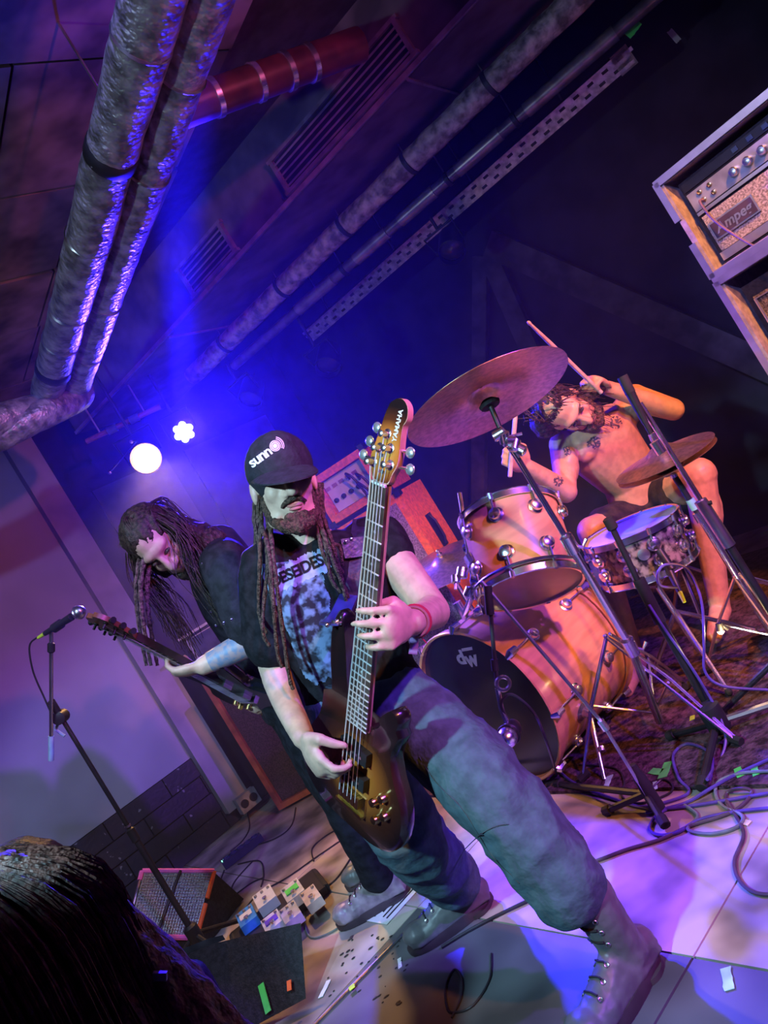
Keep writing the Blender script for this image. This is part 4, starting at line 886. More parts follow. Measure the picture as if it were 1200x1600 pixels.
br = P(545, 1243, 1.82); nut = P(590, 757, 1.57)
N = (nut-br).normalized(); S = (nut-br).length
Bd = CX*.65+CD*.366-CZ*.665; Bv = (Bd-N*Bd.dot(N)).normalized(); Fz = N.cross(Bv)
if Fz.y > 0: Fz = -Fz
bass = thing('bass_guitar', 'sunburst five string bass guitar held upright by the capped player', 'bass guitar', br)
out = catrom2([(0, -.105), (.075, -.10), (.13, -.07), (.158, -.015), (.150, .05), (.115, .11), (.100, .16), (.115, .21), (.122, .255), (.100, .272), (.070, .245), (.045, .205), (.0, .20), (-.042, .22), (-.062, .27), (-.075, .34), (-.092, .40), (-.115, .415), (-.132, .38), (-.130, .30), (-.116, .22), (-.120, .14), (-.150, .07), (-.168, 0), (-.15, -.06), (-.09, -.10)])
FB = .0
sun = burst('sunburst_lacquer', br+N*.05+Bv*.01, .02, .165, [(.55, .20, .03), (.36, .10, .018), (.06, .016, .008), (.012, .006, .007)], br)
out = [((b_*1.28 if b_ < 0 else b_+.012) if n_ < .22 else b_, n_*1.04) for b_, n_ in out]
MB().prism(out, br, Bv, N, Fz, -.058, -.016, .02).build('body', sun, bass, sharp=50)
nw0, nw1 = .036, .0235
def at(b, n, f): return br+Bv*b+N*n+Fz*f
MB().rings([[at(-nw0, .195, -.012), at(nw0, .195, -.012), at(nw0, .195, -.003), at(-nw0, .195, -.003)], [at(-nw1, S, -.010), at(nw1, S, -.010), at(nw1, S, -.002), at(-nw1, S, -.002)]]).build('fingerboard', mat('rosewood', (.10, .06, .05), .4, 0, .3, 30), bass)
MB().rings([[at(w_*math.cos(t), n, -.011-.020*math.sin(t)) for t in [math.pi*i/8 for i in range(9)]] for n, w_ in ((.19, nw0), (S, nw1))]).build('neck', mat('maple_neck', (.62, .36, .26), .35, 0, .1, 20), bass)
for i in range(1, 25):
    n = S*2**(-i/12); t = (n-.195)/(S-.195); w_ = nw0+(nw1-nw0)*t; MB().tube([at(-w_, n, -.002), at(w_, n, -.002)], .0019, 6).build('fret', mat('fret_nickel', (.8, .82, .84), .4, .35, .05), bass)
for i in (3, 5, 7, 9, 12, 15, 17, 19, 21, 24):
    n = S*(2**(-i/12)+2**(-(i-1)/12))/2; MB().lathe(at(.002, n, -.0026), Fz, [(.0035, 0), (.0035, .0006)], 12).build('inlay', white, bass)
MB().box(at(0, S+.002, -.001), (nw1*2, .005, .006), Bv, N, Fz).build('nut', white, bass)
hs_out = catrom2([(b_*.84, n_*.74) for b_, n_ in [(-.024, .0), (.024, .0), (.034, .03), (.044, .06), (.042, .10), (.036, .135), (.034, .165), (.042, .19), (.034, .222), (.008, .238), (-.022, .222), (-.034, .185), (-.040, .14), (-.048, .09), (-.052, .055), (-.040, .025)]], 4)
hN = (N*.98-Fz*.17).normalized(); hF = Bv.cross(hN); hF = hF if hF.y < 0 else -hF; h0 = at(0, S+.004, -.004)
def hat(b, n, f): return h0+Bv*b+hN*n+hF*f
hso = MB().prism(hs_out, h0, Bv, hN, hF, -.018, -.0025).build('headstock', MATS['maple_neck'], bass, sharp=50)
MB().prism([(x_*.97, .004+y_*.975) for x_, y_ in hs_out], h0, Bv, hN, hF, -.003, -.001).build('headstock_face', burst('headstock_burst', hat(-.004, .065, 0), .01, .092, [(.66, .30, .06), (.55, .18, .03), (.10, .025, .01), (.012, .006, .008)], br), hso)
flat_text('logo_lettering', 'YAMAHA', .024, hat(.014, .150, .001), hN, -Bv, white, hso, bold=.0004) if False else None
tv_, tf_ = text2d('YAMAHA', .020, 0, .0006, 1.0)
MB().add([hat(.016-y_*.85, .122+x_*.8, .0002) for x_, y_ in tv_], tf_).build('logo_lettering', white, hso)
posts = [(-.029, .036), (-.019, .068), (-.006, .100), (.011, .074), (.021, .042)]
strx = [-.0185+.00925*i for i in range(5)]
for i, (b, n) in enumerate(posts):
    g = MB().lathe(hat(b, n, -.002), hF, [(.011, 0), (.011, .004), (.0065, .006), (.006, .020), (.0075, .024), (.004, .026)], 14).build('tuning_post', chrome, bass)
    sd = -1 if i < 3 else 1; e = hat(b+sd*.040, n+.004, -.010); MB().tube([hat(b+sd*.016, n, -.010), e], .0035, 8).build('tuning_shaft', chrome, g)
    MB().ell(e+Bv*sd*.006, Bv*.013, hN*.012, hF*.005, 12, 8).build('tuning_key', mat('key_metal', (.6, .68, .7), .25, .8), g)
    bx_ = (-.029+.0145*i)
    MB().tube([at(bx_, .002, .006), at(strx[i], S, .004), hat(b, n, .010)], .0016-.0002*i, 6).build('string', mat('string_steel', (.82, .84, .86), .4, .4, .05), bass)
for n in (.024, .056): MB().box(hat(-.006 if n > .05 else .004, n, .003), (.016, .007, .006), Bv, hN, hF).build('string_tree', chrome, hso)
for n in (.055, .125): 
    g = MB().box(at(.002, n, -.008), (.094, .034, .020), Bv, N, Fz).build('pickup', black, bass)
    for i in range(5): MB().lathe(at(-.026+.014*i, n, .0025), Fz, [(.0035, 0), (.0035, .001)], 8).build('pole_piece', steel, g)
g = MB().box(at(0, -.012, -.013), (.096, .055, .006), Bv, N, Fz).build('bridge', gold, bass)
MB().box(at(0, -.036, -.008), (.096, .008, .016), Bv, N, Fz).build('bridge_wall', gold, g)
for i in range(5): MB().box(at(-.029+.0145*i, -.004, -.004), (.012, .028, .012), Bv, N, Fz).build('saddle', gold, g)
for b, n in ((.105, .058), (.078, .030), (.118, .018), (.090, -.010)): MB().lathe(at(b, n, -.016), Fz, [(.011, 0), (.0105, .014), (.009, .017), (.003, .0175)], 16).build('knob', gold, bass)
MB().lathe(at(-.112, .405, -.016), Fz, [(.008, 0), (.005, .006), (.008, .012), (.003, .014)], 12).build('strap_pin', chrome, bass)
o = MB().tube([at(-.11, -.085, -.05), P(565, 1300, 1.88), P(610, 1316, 1.86), P(632, 1305, 1.84), P(630, 1290, 1.82), at(.13, -.05, -.04)], .004, 8, smooth=8).build('instrument_cable', cab_g, loc=br); o['label'] = 'grey jack lead looped under the bass guitar body'; o['category'] = 'cable'
# ------------------------------------------------------------------ people helpers
def head(mb, C, f, up, k=1.0):
    f = V(f).normalized(); up = (V(up)-f*V(up).dot(f)).normalized(); s = f.cross(up)
    def q(a, b, c): return C+s*(a*k)+f*(b*k)+up*(c*k)
    def e(c, rs, rf, ru, nu=16, nv=12): mb.ell(c, s*rs*k, f*rf*k, up*ru*k, nu, nv)
    e(q(0, -.012, .035), .076, .095, .095); e(q(0, .018, -.035), .062, .074, .085); e(q(0, .055, -.098), .030, .032, .026); e(q(0, .07, .035), .056, .026, .022)
    for t in (-1, 1):
        e(q(.036*t, .058, -.022), .026, .026, .028); e(q(.078*t, -.005, -.005), .010, .020, .033); e(q(.040*t, .02, -.085), .026, .045, .026)
        e(q(.016*t, .092, -.036), .010, .011, .009, 10, 8)
    mb.tube([q(0, .086, .022), q(0, .100, -.005), q(0, .112, -.032)], [.010*k, .012*k, .015*k], 10); mb.sph(q(0, .110, -.032), .0145*k, 10, 8)
    e(q(0, .082, -.063), .026, .016, .008, 12, 8); e(q(0, .079, -.076), .022, .016, .009, 12, 8)
    return s, f, up, q
def hand(mb, Wr, d, n, th, curls, k=1.0, thumb=.5, spread=1.0):
    d = V(d).normalized(); n = (V(n)-d*V(n).dot(d)).normalized(); b = d.cross(n)
    if b.dot(V(th)) < 0: b = -b
    mb.ell(Wr+d*.05*k-n*.002, d*.055*k, b*.042*k, n*.017*k, 14, 10)
    offs = (.031, .0105, -.0105, -.030); ln = (.074, .082, .076, .060)
    for i in range(4):
        kn = Wr+d*(.088-.004*abs(i-1))*k+b*offs[i]*k*spread
        mb.limb([Wr+d*.012*k+b*offs[i]*.55*k, kn], [.0135*k, .0115*k], 10)
        a = 0; p = kn; pts = [kn]
        for seg, c in zip((.46, .30, .24), curls[i]):
            a += c; p = p+(d*math.cos(a)+n*math.sin(a))*ln[i]*seg*k; pts.append(p)
        mb.tube(pts, [.0102*k, .0098*k, .0090*k, .0072*k], 10)
        for p_, r_ in zip(pts, (.0102, .0098, .009, .0072)): mb.sph(p_, r_*k, 10, 6)
    p0 = Wr+d*.022*k+b*.026*k; d1 = (d*.62+b*.62+n*.25).normalized(); p1 = p0+d1*.042*k; d2 = (d*.8+b*(.5-thumb)+n*(.2+thumb)).normalized(); p2 = p1+d2*.032*k; p3 = p2+(d2+n*.35).normalized()*.024*k
    mb.limb([p0, p1], [.0165*k, .0135*k], 10); mb.limb([p1, p2], [.0125*k, .0110*k], 10); mb.limb([p2, p3], [.0108*k, .0085*k], 10)
def torso_loft(mb, rows, side, n=24, e=1.0):   # rows: (centre, half width, half depth, front vector)
    rs = []
    for i, (c, w_, dp, sd) in enumerate(rows):
        ax = (rows[min(i+1, len(rows)-1)][0]-rows[max(i-1, 0)][0]).normalized(); sv = (V(sd)-ax*V(sd).dot(ax)).normalized(); fv = ax.cross(sv)
        rs.append([c+sv*w_*(abs(math.cos(a))**.85*(1 if math.cos(a) > 0 else -1))+fv*dp*math.sin(a) for a in [2*math.pi*k/n for k in range(n)]])
    mb.rings(rs)
def boot(owner, ankle, toe_dir, m, sole_m, L=.29, z=0., sock=.10, laces=True, name='boot', lean=None):
    t = V((toe_dir[0], toe_dir[1], 0)).normalized(); s = UP.cross(t); hl = V((ankle.x, ankle.y, z))-t*.07
    mb = MB()
    prof = [(0, .036, .05), (.05, .040, .075), (.10, .041, .10), (.15, .043, .075), (.20, .047, .055), (.25, .043, .042), (L-.012, .025, .03)]
    rs = []
    for x_, w_, h_ in prof:
        c = hl+t*x_; rs.append([c+s*w_*math.cos(a)+UP*(.028+max(0, math.sin(a))*h_) if math.sin(a) > -.01 else c+s*w_*math.cos(a)*1.0+UP*.022 for a in [2*math.pi*k/16 for k in range(16)]])
    mb.rings(rs); mb.ell(hl+t*(L-.045)+UP*.05, t*.045, s*.044, UP*.032, 14, 10); mb.ell(hl+t*.03+UP*.055, t*.045, s*.039, UP*.045, 14, 10)
    top = V(ankle)+(lean if lean else UP)*sock
    mb.limb([hl+t*.06+UP*.07, V(ankle)+UP*.02, top], [.048, .050, .054], 16)
    up_o = blob(name, mb, m, owner, .005, 5, (.002, 30, (1, 1, 1)))
    so_ = []
    for k in range(20):
        a = 2*math.pi*k/20; so_.append((L*.5-.002+(L*.5+.006)*math.cos(a), (.046+.006*math.cos(a))*math.sin(a)))
    MB().prism(so_, hl, t, s, UP, .001, .030, .01).build('sole', sole_m, up_o)
    MB().prism([(x_*.3+.004, y_*.98) for x_, y_ in so_], hl, t, s, UP, -.0, .012).build('heel', sole_m, up_o)
    if laces:
        bb = bvh_of(up_o)
        for i in range(6):
            f_ = i/5; c = hl+t*(.20-.085*min(f_*1.6, 1))+UP*(.080+.055*min(f_*1.6, 1)+max(0, f_-.6)*.14)+t*max(0, f_-.6)*-.0
            def snap(p_, l_):
                hh = bb.find_nearest(p_); nn = hh[1] if hh[1].dot(p_-hl) > 0 else -hh[1]; return hh[0]+nn*l_, nn
            lp_ = [snap(c+s*(.024-.008*k_)+UP*.01, .0025)[0] for k_ in range(7)]
            MB().tube(lp_, .0026, 6).build('lace', rubber, up_o)
            for q_ in (-1, 1): ep, en = snap(c+s*q_*.030, .001); MB().torus(ep, en, .0045, .0016, 12, 5).build('eyelet', steel, up_o)
    return up_o
def strands(pts_list, r0, r1, n=5, k=5, mb=None):
    mb = mb or MB()
    for p in pts_list: mb.tube(smooth_path(p, k), [r0, r1], n)
    return mb
# ------------------------------------------------------------------ bass player
bp = thing('person', 'bearded bass player in black cap, black tee and grey green trousers', 'person', Fl(760, 1440))
hip = P(575, 1098, 2.04); hl_, hr_ = P(612, 1082, 2.03), P(540, 1112, 2.06)
chest = P(508, 905, 2.04); waist = P(545, 1010, 2.06); nb = P(476, 838, 2.03)
shR, shL = P(420, 880, 1.98), P(588, 836, 2.12); sd = (shL-shR).normalized()
elR, wrR = P(428, 1040, 2.0), P(474, 1152, 1.82)
elL, wrL = P(676, 956, 1.96), P(644, 973, 1.71)
hC = P(443, 757, 1.97)
hf = V((.26, -.95, -.04)); hup = -CD*.96-CX*.24-CZ*.02
b = MB()
torso_loft(b, [(hip-UP*.02, .155, .10, hl_-hr_), (waist, .145, .095, sd), (chest, .165, .105, sd), ((nb+chest)/2+CD*.01, .15, .085, sd), (nb, .06, .05, sd)], sd)
b.limb([nb+CD*.03, nb-CD*.02, hC+CD*.05+CZ*.01], [.062, .056, .055], 14)
hs_, hf_, hu_, hq = head(b, hC, hf, hup, 1.0)
b.limb([shR, elR, wrR], [.058, .042, .028], 14); b.limb([shL, elL], [.058, .046], 14); b.limb([elL, wrL], [.046, .030], 14)
b.limb([chest+sd*.08-CD*.03, shL], [.07, .058]); b.limb([chest-sd*.08-CD*.03, shR], [.07, .058])
# fretting hand: from the right, fingers across the strings
hd = (P(596, 984, 1.99)-wrL).normalized()
hand(b, wrL, (P(592, 986, 1.615)-wrL), CZ, -CD, [(.70, .50, .55), (.68, .48, .5), (.64, .55, .6), (.72, .55, .6)], 1.0, .75, 1.3)
hand(b, wrR, (P(505, 1205, 1.76)-wrR), CX*.8+CZ*.15, -CD+CX, [(.35, .8, .5), (.6, 1.0, .7), (.7, 1.1, .8), (.8, 1.1, .8)], 1.05, .6)
b.limb([hl_+CD*.02, P(690, 1160, 1.90), P(765, 1235, 1.77), P(840, 1325, 1.72), P(945, 1440, 1.70)], [.075, .07, .055, .045, .040]); b.limb([hr_+CD*.02, P(628, 1288, 2.06), P(716, 1390, 2.34)], [.075, .058, .042])
blob('body', b, skin, bp, .0055, 4)
# shirt
teem = mat('black_cotton', (.014, .013, .018), .85, 0, .25, 40, .2, spec=.2)
t = MB()
torso_loft(t, [(hip-CD*.01, .172, .118, hl_-hr_), (waist, .168, .122, sd), (chest, .188, .128, sd), ((nb+chest)/2+CD*.015, .172, .105, sd), (nb+CD*.02, .085, .07, sd)], sd)
t.limb([chest+sd*.08-CD*.03, shL+CD*.005, shL+(elL-shL)*.30], [.082, .070, .066]); t.limb([chest-sd*.08-CD*.03, shR, shR+(elR-shR)*.75], [.085, .076, .080])
tee = blob('t_shirt', t, teem, bp, .007, 5, (.007, 9, (1, 1, .6)))
tb_ = bvh_of(tee)
ang = math.radians(20)
prm = mat('shirt_print', (.17, .27, .45), .8, 0, .4, 38, 0, col2=(.015, .016, .03), thr=(.42, .60))
def kp(u_, v_): return abs(u_-.5) < .46-.10*(1-v_)+.07*noise.noise(V((u_*3, v_*9, 1))) and v_ > .05+.08*noise.noise(V((u_*9, 2, 0)))
vs, fs = grid2d(100, 200, 60, 100, kp); decal('shirt_artwork', tb_, [(x_-y_*.26, y_) for x_, y_ in vs], fs, 484, 975, math.radians(5), prm, tee)
logom = mat('logo_print', (.28, .36, .58), .8, 0, .15, 40)
rq = random.Random(5); edge = [rq.uniform(0, .28) for _ in range(40)]
vs, fs = grid2d(104, 46, 80, 34, lambda u_, v_: abs(v_-.5) < .40+.16*noise.noise(V((u_*14, v_*2, 3)))+.06*noise.noise(V((u_*40, v_*2, 3))))
decal('logo_ground', tb_, vs, fs, 464, 893, math.radians(24), logom, tee, .0025)
vs, fs = text2d('DESEIDES', 23, 0, .7, .92); decal('logo_lettering', tb_, [(x_, y_*1.15) for x_, y_ in vs], fs, 464, 893, math.radians(24), teem, tee, .004)
# trousers: teal-grey front leg, both legs one garment
trm = mat('grey_green_canvas', (.075, .125, .150), .85, 0, .12, 30, .25, spec=.2)
t = MB(); torso_loft(t, [(hip+(hip-waist)*.35, .14, .11, hl_-hr_), (hip, .178, .125, hl_-hr_), (hip+(waist-hip)*.3, .165, .115, hl_-hr_)], sd)
kn, an = P(765, 1235, 1.77), P(880, 1378, 1.70)
t.limb([hl_+CD*.02, P(690, 1160, 1.90), kn, P(840, 1325, 1.72), an], [.105, .105, .097, .092, .088], 18)
t.limb([hr_+CD*.02, P(628, 1288, 2.06), P(705, 1372, 2.30)], [.108, .098, .082], 18)
pants = blob('trousers', t, trm, bp, .007, 5, (.012, 6.5, (1.0, 1.3, 1.7), 1))
# pocket and seams
pbv = bvh_of(pants)
seam = mat('dark_seam', (.05, .07, .075), .9)
def surf_line(name, pix, r, m_, par, bv):
    pts = []
    for px, py in pix:
        h = bv.ray_cast(CAM, ray(px, py))
        if h[0] is not None: pts.append(h[0]-ray(px, py)*.001)
    if len(pts) > 1: MB().tube(pts, r, 6, smooth=3).build(name, m_, par)
surf_line('knee_seam', [(725+i*7, 1318-i*4+((i-5)**2)*.4) for i in range(11)], .0012, seam, pants, pbv); surf_line('side_seam', [(655+i*13, 1182+i*17+6*math.sin(i*.9)) for i in range(13)], .0011, seam, pants, pbv)
bootm = mat('scuffed_leather', (.12, .12, .125), .42, 0, .15, 18, .2); solem = mat('boot_sole', (.05, .035, .04), .6)
boot(bp, V((-.055, 1.70, .10)), (-.82, -.57), bootm, solem, .30, 0., .12); boot(bp, P(722, 1398, 2.33)*1.0, (-1, -.12), bootm, solem, .29, 0., .06)
# cap
capm = mat('cap_cotton', (.016, .015, .024), .85, 0, .2, 50, .2)
c = MB(); c.ell(hq(0, -.004, .046), hs_*.088, hf_*.109, hu_*.094, 24, 16); c.limb([hq(0, .035, .06), hq(0, .045, .078)], [.066, .056])
cap = blob('cap', c, capm, bp, .005, 6)
rs = []
for i in range(9):
    t_ = i/8; ring = []
    for j in range(17):
        a = math.pi*(j/16)-math.pi/2
        x_ = .082*math.sin(a); y_ = (.058+.105*t_)*max(0, math.cos(a))**.8 if t_ else .058*math.cos(a)
        ring.append(hq(x_, .032+y_*1.0+.03*t_*0, .030-.012*abs(math.sin(a))**2-.050*t_*math.cos(a)))
    rs.append(ring)
vs = [p for r in rs for p in r]; n_ = 17
fs = [(i*n_+j, i*n_+j+1, (i+1)*n_+j+1, (i+1)*n_+j) for i in range(8) for j in range(16)]
vs2 = vs+[p+hu_*.004 for p in vs]; L_ = len(vs); fs2 = fs+[tuple(k_+L_ for k_ in f) for f in fs]
fs2 += [(8*n_+j, 8*n_+j+1, L_+8*n_+j+1, L_+8*n_+j) for j in range(16)]
MB().add(vs2, fs2).build('visor', capm, cap)
cb_ = bvh_of(cap)
wp = mat('white_print', (.8, .78, .85), .6)
vs, fs = text2d('sunn', 23, 0, .5, .9); decal('cap_lettering', cb_, vs, fs, 407, 714, math.radians(36), wp, cap)
def ring2d(r0, r1, a0=0, a1=2*math.pi, n=24): 
    vs = [(r*math.cos(a0+(a1-a0)*i/n), r*math.sin(a0+(a1-a0)*i/n)) for r in (r0, r1) for i in range(n+1)]; return vs, [(i, i+1, n+2+i, n+1+i) for i in range(n)]
pk = mat('pink_print', (.72, .55, .75), .6)
for r0, r1 in ((0, 3.6), (4.4, 6.4), (7.2, 8.6)): vs, fs = ring2d(r0, r1); decal('cap_emblem', cb_, vs, fs, 430, 697, 0, pk, cap)
for r0 in (10, 12.6): vs, fs = ring2d(r0, r0+1.4, -.9, .9); decal('cap_emblem', cb_, vs, fs, 430, 697, math.radians(33), pk, cap)
# beard, eyes, brows
bm_ = MB(); 
for t_ in (-1, 1): bm_.limb([hq(.060*t_, .012, -.030), hq(.056*t_, .030, -.075), hq(.035*t_, .070, -.108), hq(0, .085, -.118)], [.010, .014, .017, .020], 10)
bm_.limb([hq(-.030, .082, -.062), hq(-.018, .093, -.053), hq(0, .098, -.050), hq(.018, .093, -.053), hq(.030, .082, -.062)], [.005, .0075, .0065, .0075, .005], 8)
bm_.limb([hq(0, .084, -.092), hq(0, .080, -.122)], [.014, .020], 10); bm_.limb([hq(-.02, .083, -.092), hq(.02, .083, -.092)], [.012, .012], 10)
blob('beard', bm_, mat('beard_hair', (.085, .045, .032), .7, 0, .4, 160, .6), bp, .0035, 2, (.003, 120, (1, 1, 1)))
MB().ell(hq(0, .093, -.066), hs_*.020, hf_*.007, hu_*.005, 12, 8).ell(hq(0, .092, -.074), hs_*.017, hf_*.007, hu_*.005, 12, 8).build('lips', mat('lip_skin', (.42, .18, .16), .45), bp)
for t_ in (-1, 1): MB().ell(hq(.031*t_, .082, .010), hs_*.013, hf_*.008, hu_*.007, 12, 8).build('eye', mat('eye_dark', (.08, .06, .06), .2), bp)
# dreadlocks
drm = mat('dreadlock', (.10, .06, .045), .8, 0, .4, 120, .7)
rq = random.Random(11)
def dread(p):
    q_ = [V(p[0])]+[V(x_)+V((rq.uniform(-.008, .008), rq.uniform(-.008, .008), 0)) for x_ in p[1:]]
    sp = smooth_path(q_, 9); MB().tube(sp, [.0066*(1+.16*math.sin(i*1.7))*(1-.35*i/len(sp)) for i in range(len(sp))], 7).build('dreadlock', drm, bp)
for px0, px1, px2, y2, d_ in ((400, 404, 404, 940, 1.93), (408, 410, 408, 955, 1.90), (416, 418, 414, 975, 1.88), (424, 422, 424, 930, 1.90), (404, 398, 396, 900, 1.96), (412, 424, 430, 1010, 1.86), (420, 432, 446, 1045, 1.86)):
    dread([P(px0, 770, 2.0), P(px0-2, 815, 1.97), P(px1, 870, d_), P(px2, y2, d_), P(px2+8, y2+35, d_)])
for px0, px1, px2, y2, d_ in ((490, 506, 520, 900, 1.90), (495, 514, 532, 915, 1.90), (500, 522, 538, 905, 1.91), (486, 508, 524, 870, 1.92), (502, 516, 528, 855, 1.93), (494, 502, 512, 880, 1.90)):
    dread([P(px0, 755, 2.0), P(px0+6, 800, 1.97), P(px1, 845, d_), P(px2, y2, d_), P(px2+9, y2+28, d_)])
# strap and wristbands
stm = mat('strap_leather', (.035, .03, .06), .4, 0, .2, 30, .2, coat=.2)
def ribbon(pts, w_, th_, side, m_, name, par):
    sp = smooth_path(pts, 6); rs = []
    for i, p in enumerate(sp):
        t_ = (sp[min(i+1, len(sp)-1)]-sp[max(i-1, 0)]).normalized(); s_ = (V(side)-t_*V(side).dot(t_)).normalized(); n_ = t_.cross(s_)
        rs.append([p+s_*w_/2+n_*th_/2, p-s_*w_/2+n_*th_/2, p-s_*w_/2-n_*th_/2, p+s_*w_/2-n_*th_/2])
    return MB().rings(rs).build(name, m_, par)
sto = thing('guitar_strap', 'dark leather guitar strap over the bass player shoulder', 'strap', at(-.112, .405, -.01))
pin = at(-.112, .405, .0)
def onshirt(px, py, l_=.006):
    h = tb_.ray_cast(CAM, ray(px, py)); return h[0]-ray(px, py)*l_ if h[0] is not None else P(px, py, 1.95)
ribbon([P(566, 812, 2.10), onshirt(563, 838), onshirt(557, 870), onshirt(550, 905), onshirt(543, 935), (onshirt(538, 955)+pin)/2, pin+Fz*.004], .052, .004, CX, stm, 'band', sto)
ribbon([onshirt(545, 930, .012), (onshirt(539, 952)+pin)/2-CZ*.008, pin+Fz*.009], .046, .004, CX, mat('blue_leather', (.04, .035, .22), .3, 0, .2, coat=.4), 'end_tab', sto)
ribbon([onshirt(553, 842, .014), onshirt(560, 872, .014)], .072, .016, CX+CD*.3, stm, 'pouch', sto); MB().sph(pin+Fz*.013, .006, 10, 6).build('pin', chrome, sto)
for px, py in ((540, 846), (549, 842)): MB().sph(onshirt(px, py, .024), .0045, 8, 6).build('stud', chrome, sto)
redm = mat('red_band', (.65, .04, .10), .6)
wd = (wrL-elL).normalized(); MB().torus(wrL-wd*.03, wd, .034, .006, 24, 8).build('wristband', redm, bp); MB().torus(wrL-wd*.016, wd, .033, .004, 24, 8).build('wristband', mat('festival_band', (.55, .35, .3), .6), bp)
ribbon([P(650, 975, 1.72), P(656, 992, 1.73), P(666, 1004, 1.74)], .012, .002, CZ, redm, 'wristband_tail', bp); ribbon([P(646, 985, 1.71), P(647, 1005, 1.73), P(645, 1022, 1.74)], .02, .002, CX, mat('lilac_band', (.5, .3, .7), .6), 'wristband_tail', bp)
# ------------------------------------------------------------------ guitarist
gp_ = thing('person', 'long haired guitarist in black bending over his guitar', 'person', Fl(575, 1420))
hip = P(452, 1085, 2.82); chest = P(372, 935, 2.72); nb = P(318, 862, 2.62)
shN, shF = P(350, 880, 2.50), P(345, 850, 2.90); sd = (shN-shF).normalized()
elN, wrN = P(398, 1000, 2.42), P(318, 1040, 2.40)
elF, wrF = P(455, 990, 2.95), P(440, 1075, 2.78)
hC = P(252, 848, 2.55); hf = V((-.02, -.72, -.62)); hup = V((-.30, -.42, .80))
an1, an2 = P(590, 1368, 2.70), P(622, 1362, 2.95)
b = MB()
torso_loft(b, [(hip, .15, .10, sd), ((hip+chest)/2, .14, .095, sd), (chest, .165, .10, sd), (nb, .07, .06, sd)], sd)
b.limb([nb, hC+CD*.05+CX*.05+CZ*.03], [.06, .055]); hs_, hf_, hu_, hq = head(b, hC, hf, hup, 1.0)
b.limb([shN, elN], [.055, .045]); b.limb([elN, wrN], [.045, .030]); b.limb([shF, elF], [.055, .043]); b.limb([elF, wrF], [.043, .03])
hand(b, wrN, (P(272, 1052, 2.42)-wrN), -CD*.9+CZ*.3, CZ-CX, [(.5, .9, .6), (.6, .9, .6), (.65, .9, .6), (.7, .9, .6)], 1.05, .6)
hand(b, wrF, (P(415, 1105, 2.74)-wrF), CD*.3-CX, -CD, [(.5, .8, .6)]*4, 1.0)
b.limb([hip-sd*.06, P(505, 1210, 2.75), an2], [.085, .06, .045]); b.limb([hip+sd*.06, P(520, 1215, 2.62), an1], [.085, .06, .045])
blob('body', b, skin, gp_, .006, 4)
# tattooed sleeve of the near forearm
tat = mat('tattooed_skin', (.16, .22, .32), .5, 0, .4, 45, 0, col2=(.38, .27, .27), thr=(.42, .6))
m_ = MB(); m_.tube([elN+(wrN-elN)*.05, elN+(wrN-elN)*.5, wrN+(elN-wrN)*.12], [.0465, .040, .0325], 20).build('tattoo', tat, gp_)
jk = mat('black_denim_vest', (.016, .014, .02), .8, 0, .3, 30, .25, spec=.25)
t = MB(); torso_loft(t, [(hip+(hip-chest)*.1, .165, .12, sd), ((hip+chest)/2, .165, .12, sd), (chest, .195, .135, sd), ((chest+nb)/2, .17, .115, sd), (nb, .085, .08, sd)], sd)
t.limb([chest-CD*.04, shN, shN+(elN-shN)*.92], [.10, .082, .070]); t.limb([chest-CD*.04, shF, shF+(elF-shF)*.9], [.10, .08, .068])
jo = blob('vest', t, jk, gp_, .008, 5, (.008, 8, (1, 1, .7)))
jb = bvh_of(jo)
surf_line('armhole_seam', [(316, 880), (306, 905), (300, 935), (302, 960), (312, 985)], .003, mat('seam_light', (.10, .08, .10), .8), jo, jb)
for px, py in ((330, 955), (325, 977), (338, 977), (350, 973), (362, 968)):
    h = jb.ray_cast(CAM, ray(px, py))
    if h[0] is not None: MB().sph(h[0], .006, 8, 6).build('stud', chrome, jo)
t = MB(); torso_loft(t, [(hip+(hip-chest)*.3, .13, .10, sd), (hip, .17, .12, sd), (hip+(chest-hip)*.2, .165, .115, sd)], sd)
t.limb([hip-sd*.06, P(508, 1210, 2.75), an2], [.10, .082, .062]); t.limb([hip+sd*.06, P(522, 1215, 2.62), an1], [.10, .082, .064])
blob('jeans', t, mat('black_jeans', (.012, .012, .018), .85, 0, .3, 30, .2, spec=.2), gp_, .008, 5, (.007, 10, (1, 1, 1)))
boot(gp_, V((an1.x, an1.y, .09)), (-1, .08), mat('worn_boot', (.24, .20, .21), .4, 0, .3, 20, .25), solem, .29, 0., .05); boot(gp_, V((an2.x, an2.y, .09)), (-.9, .1), bootm, solem, .28, 0., .05)
# hair: cap plus long strands falling forward
hm = MB(); hm.ell(hq(0, -.03, .05), hs_*.092, hf_*.105, hu_*.092, 20, 14); hm.limb([hq(0, -.07, 0), hq(.0, -.10, -.10), P(330, 850, 2.6)], [.08, .075, .06]); hm.limb([hq(-.07, 0, .02), hq(-.085, .0, -.08)], [.03, .028]); hm.limb([hq(.07, 0, .02), hq(.085, .0, -.08)], [.03, .028])
hr = blob('hair', hm, hairm, gp_, .006, 4, (.006, 60, (1, 1, .3)))
rq = random.Random(21); L1 = []
for i in range(240):
    a = rq.uniform(-1, 1); sgn = -1 if rq.random() < .6 else 1
    st = hq(sgn*rq.uniform(.06, .088), rq.uniform(-.07, .035), rq.uniform(.0, .08)); ln_ = rq.uniform(.18, .40)
    e_ = st-UP*ln_+hs_*sgn*rq.uniform(-.02, .05)+hf_*rq.uniform(-.03, .05)
    L1.append([st, st+(e_-st)*.3+hs_*sgn*.03, st+(e_-st)*.65+V((rq.uniform(-.02, .02), rq.uniform(-.02, .02), 0)), e_])
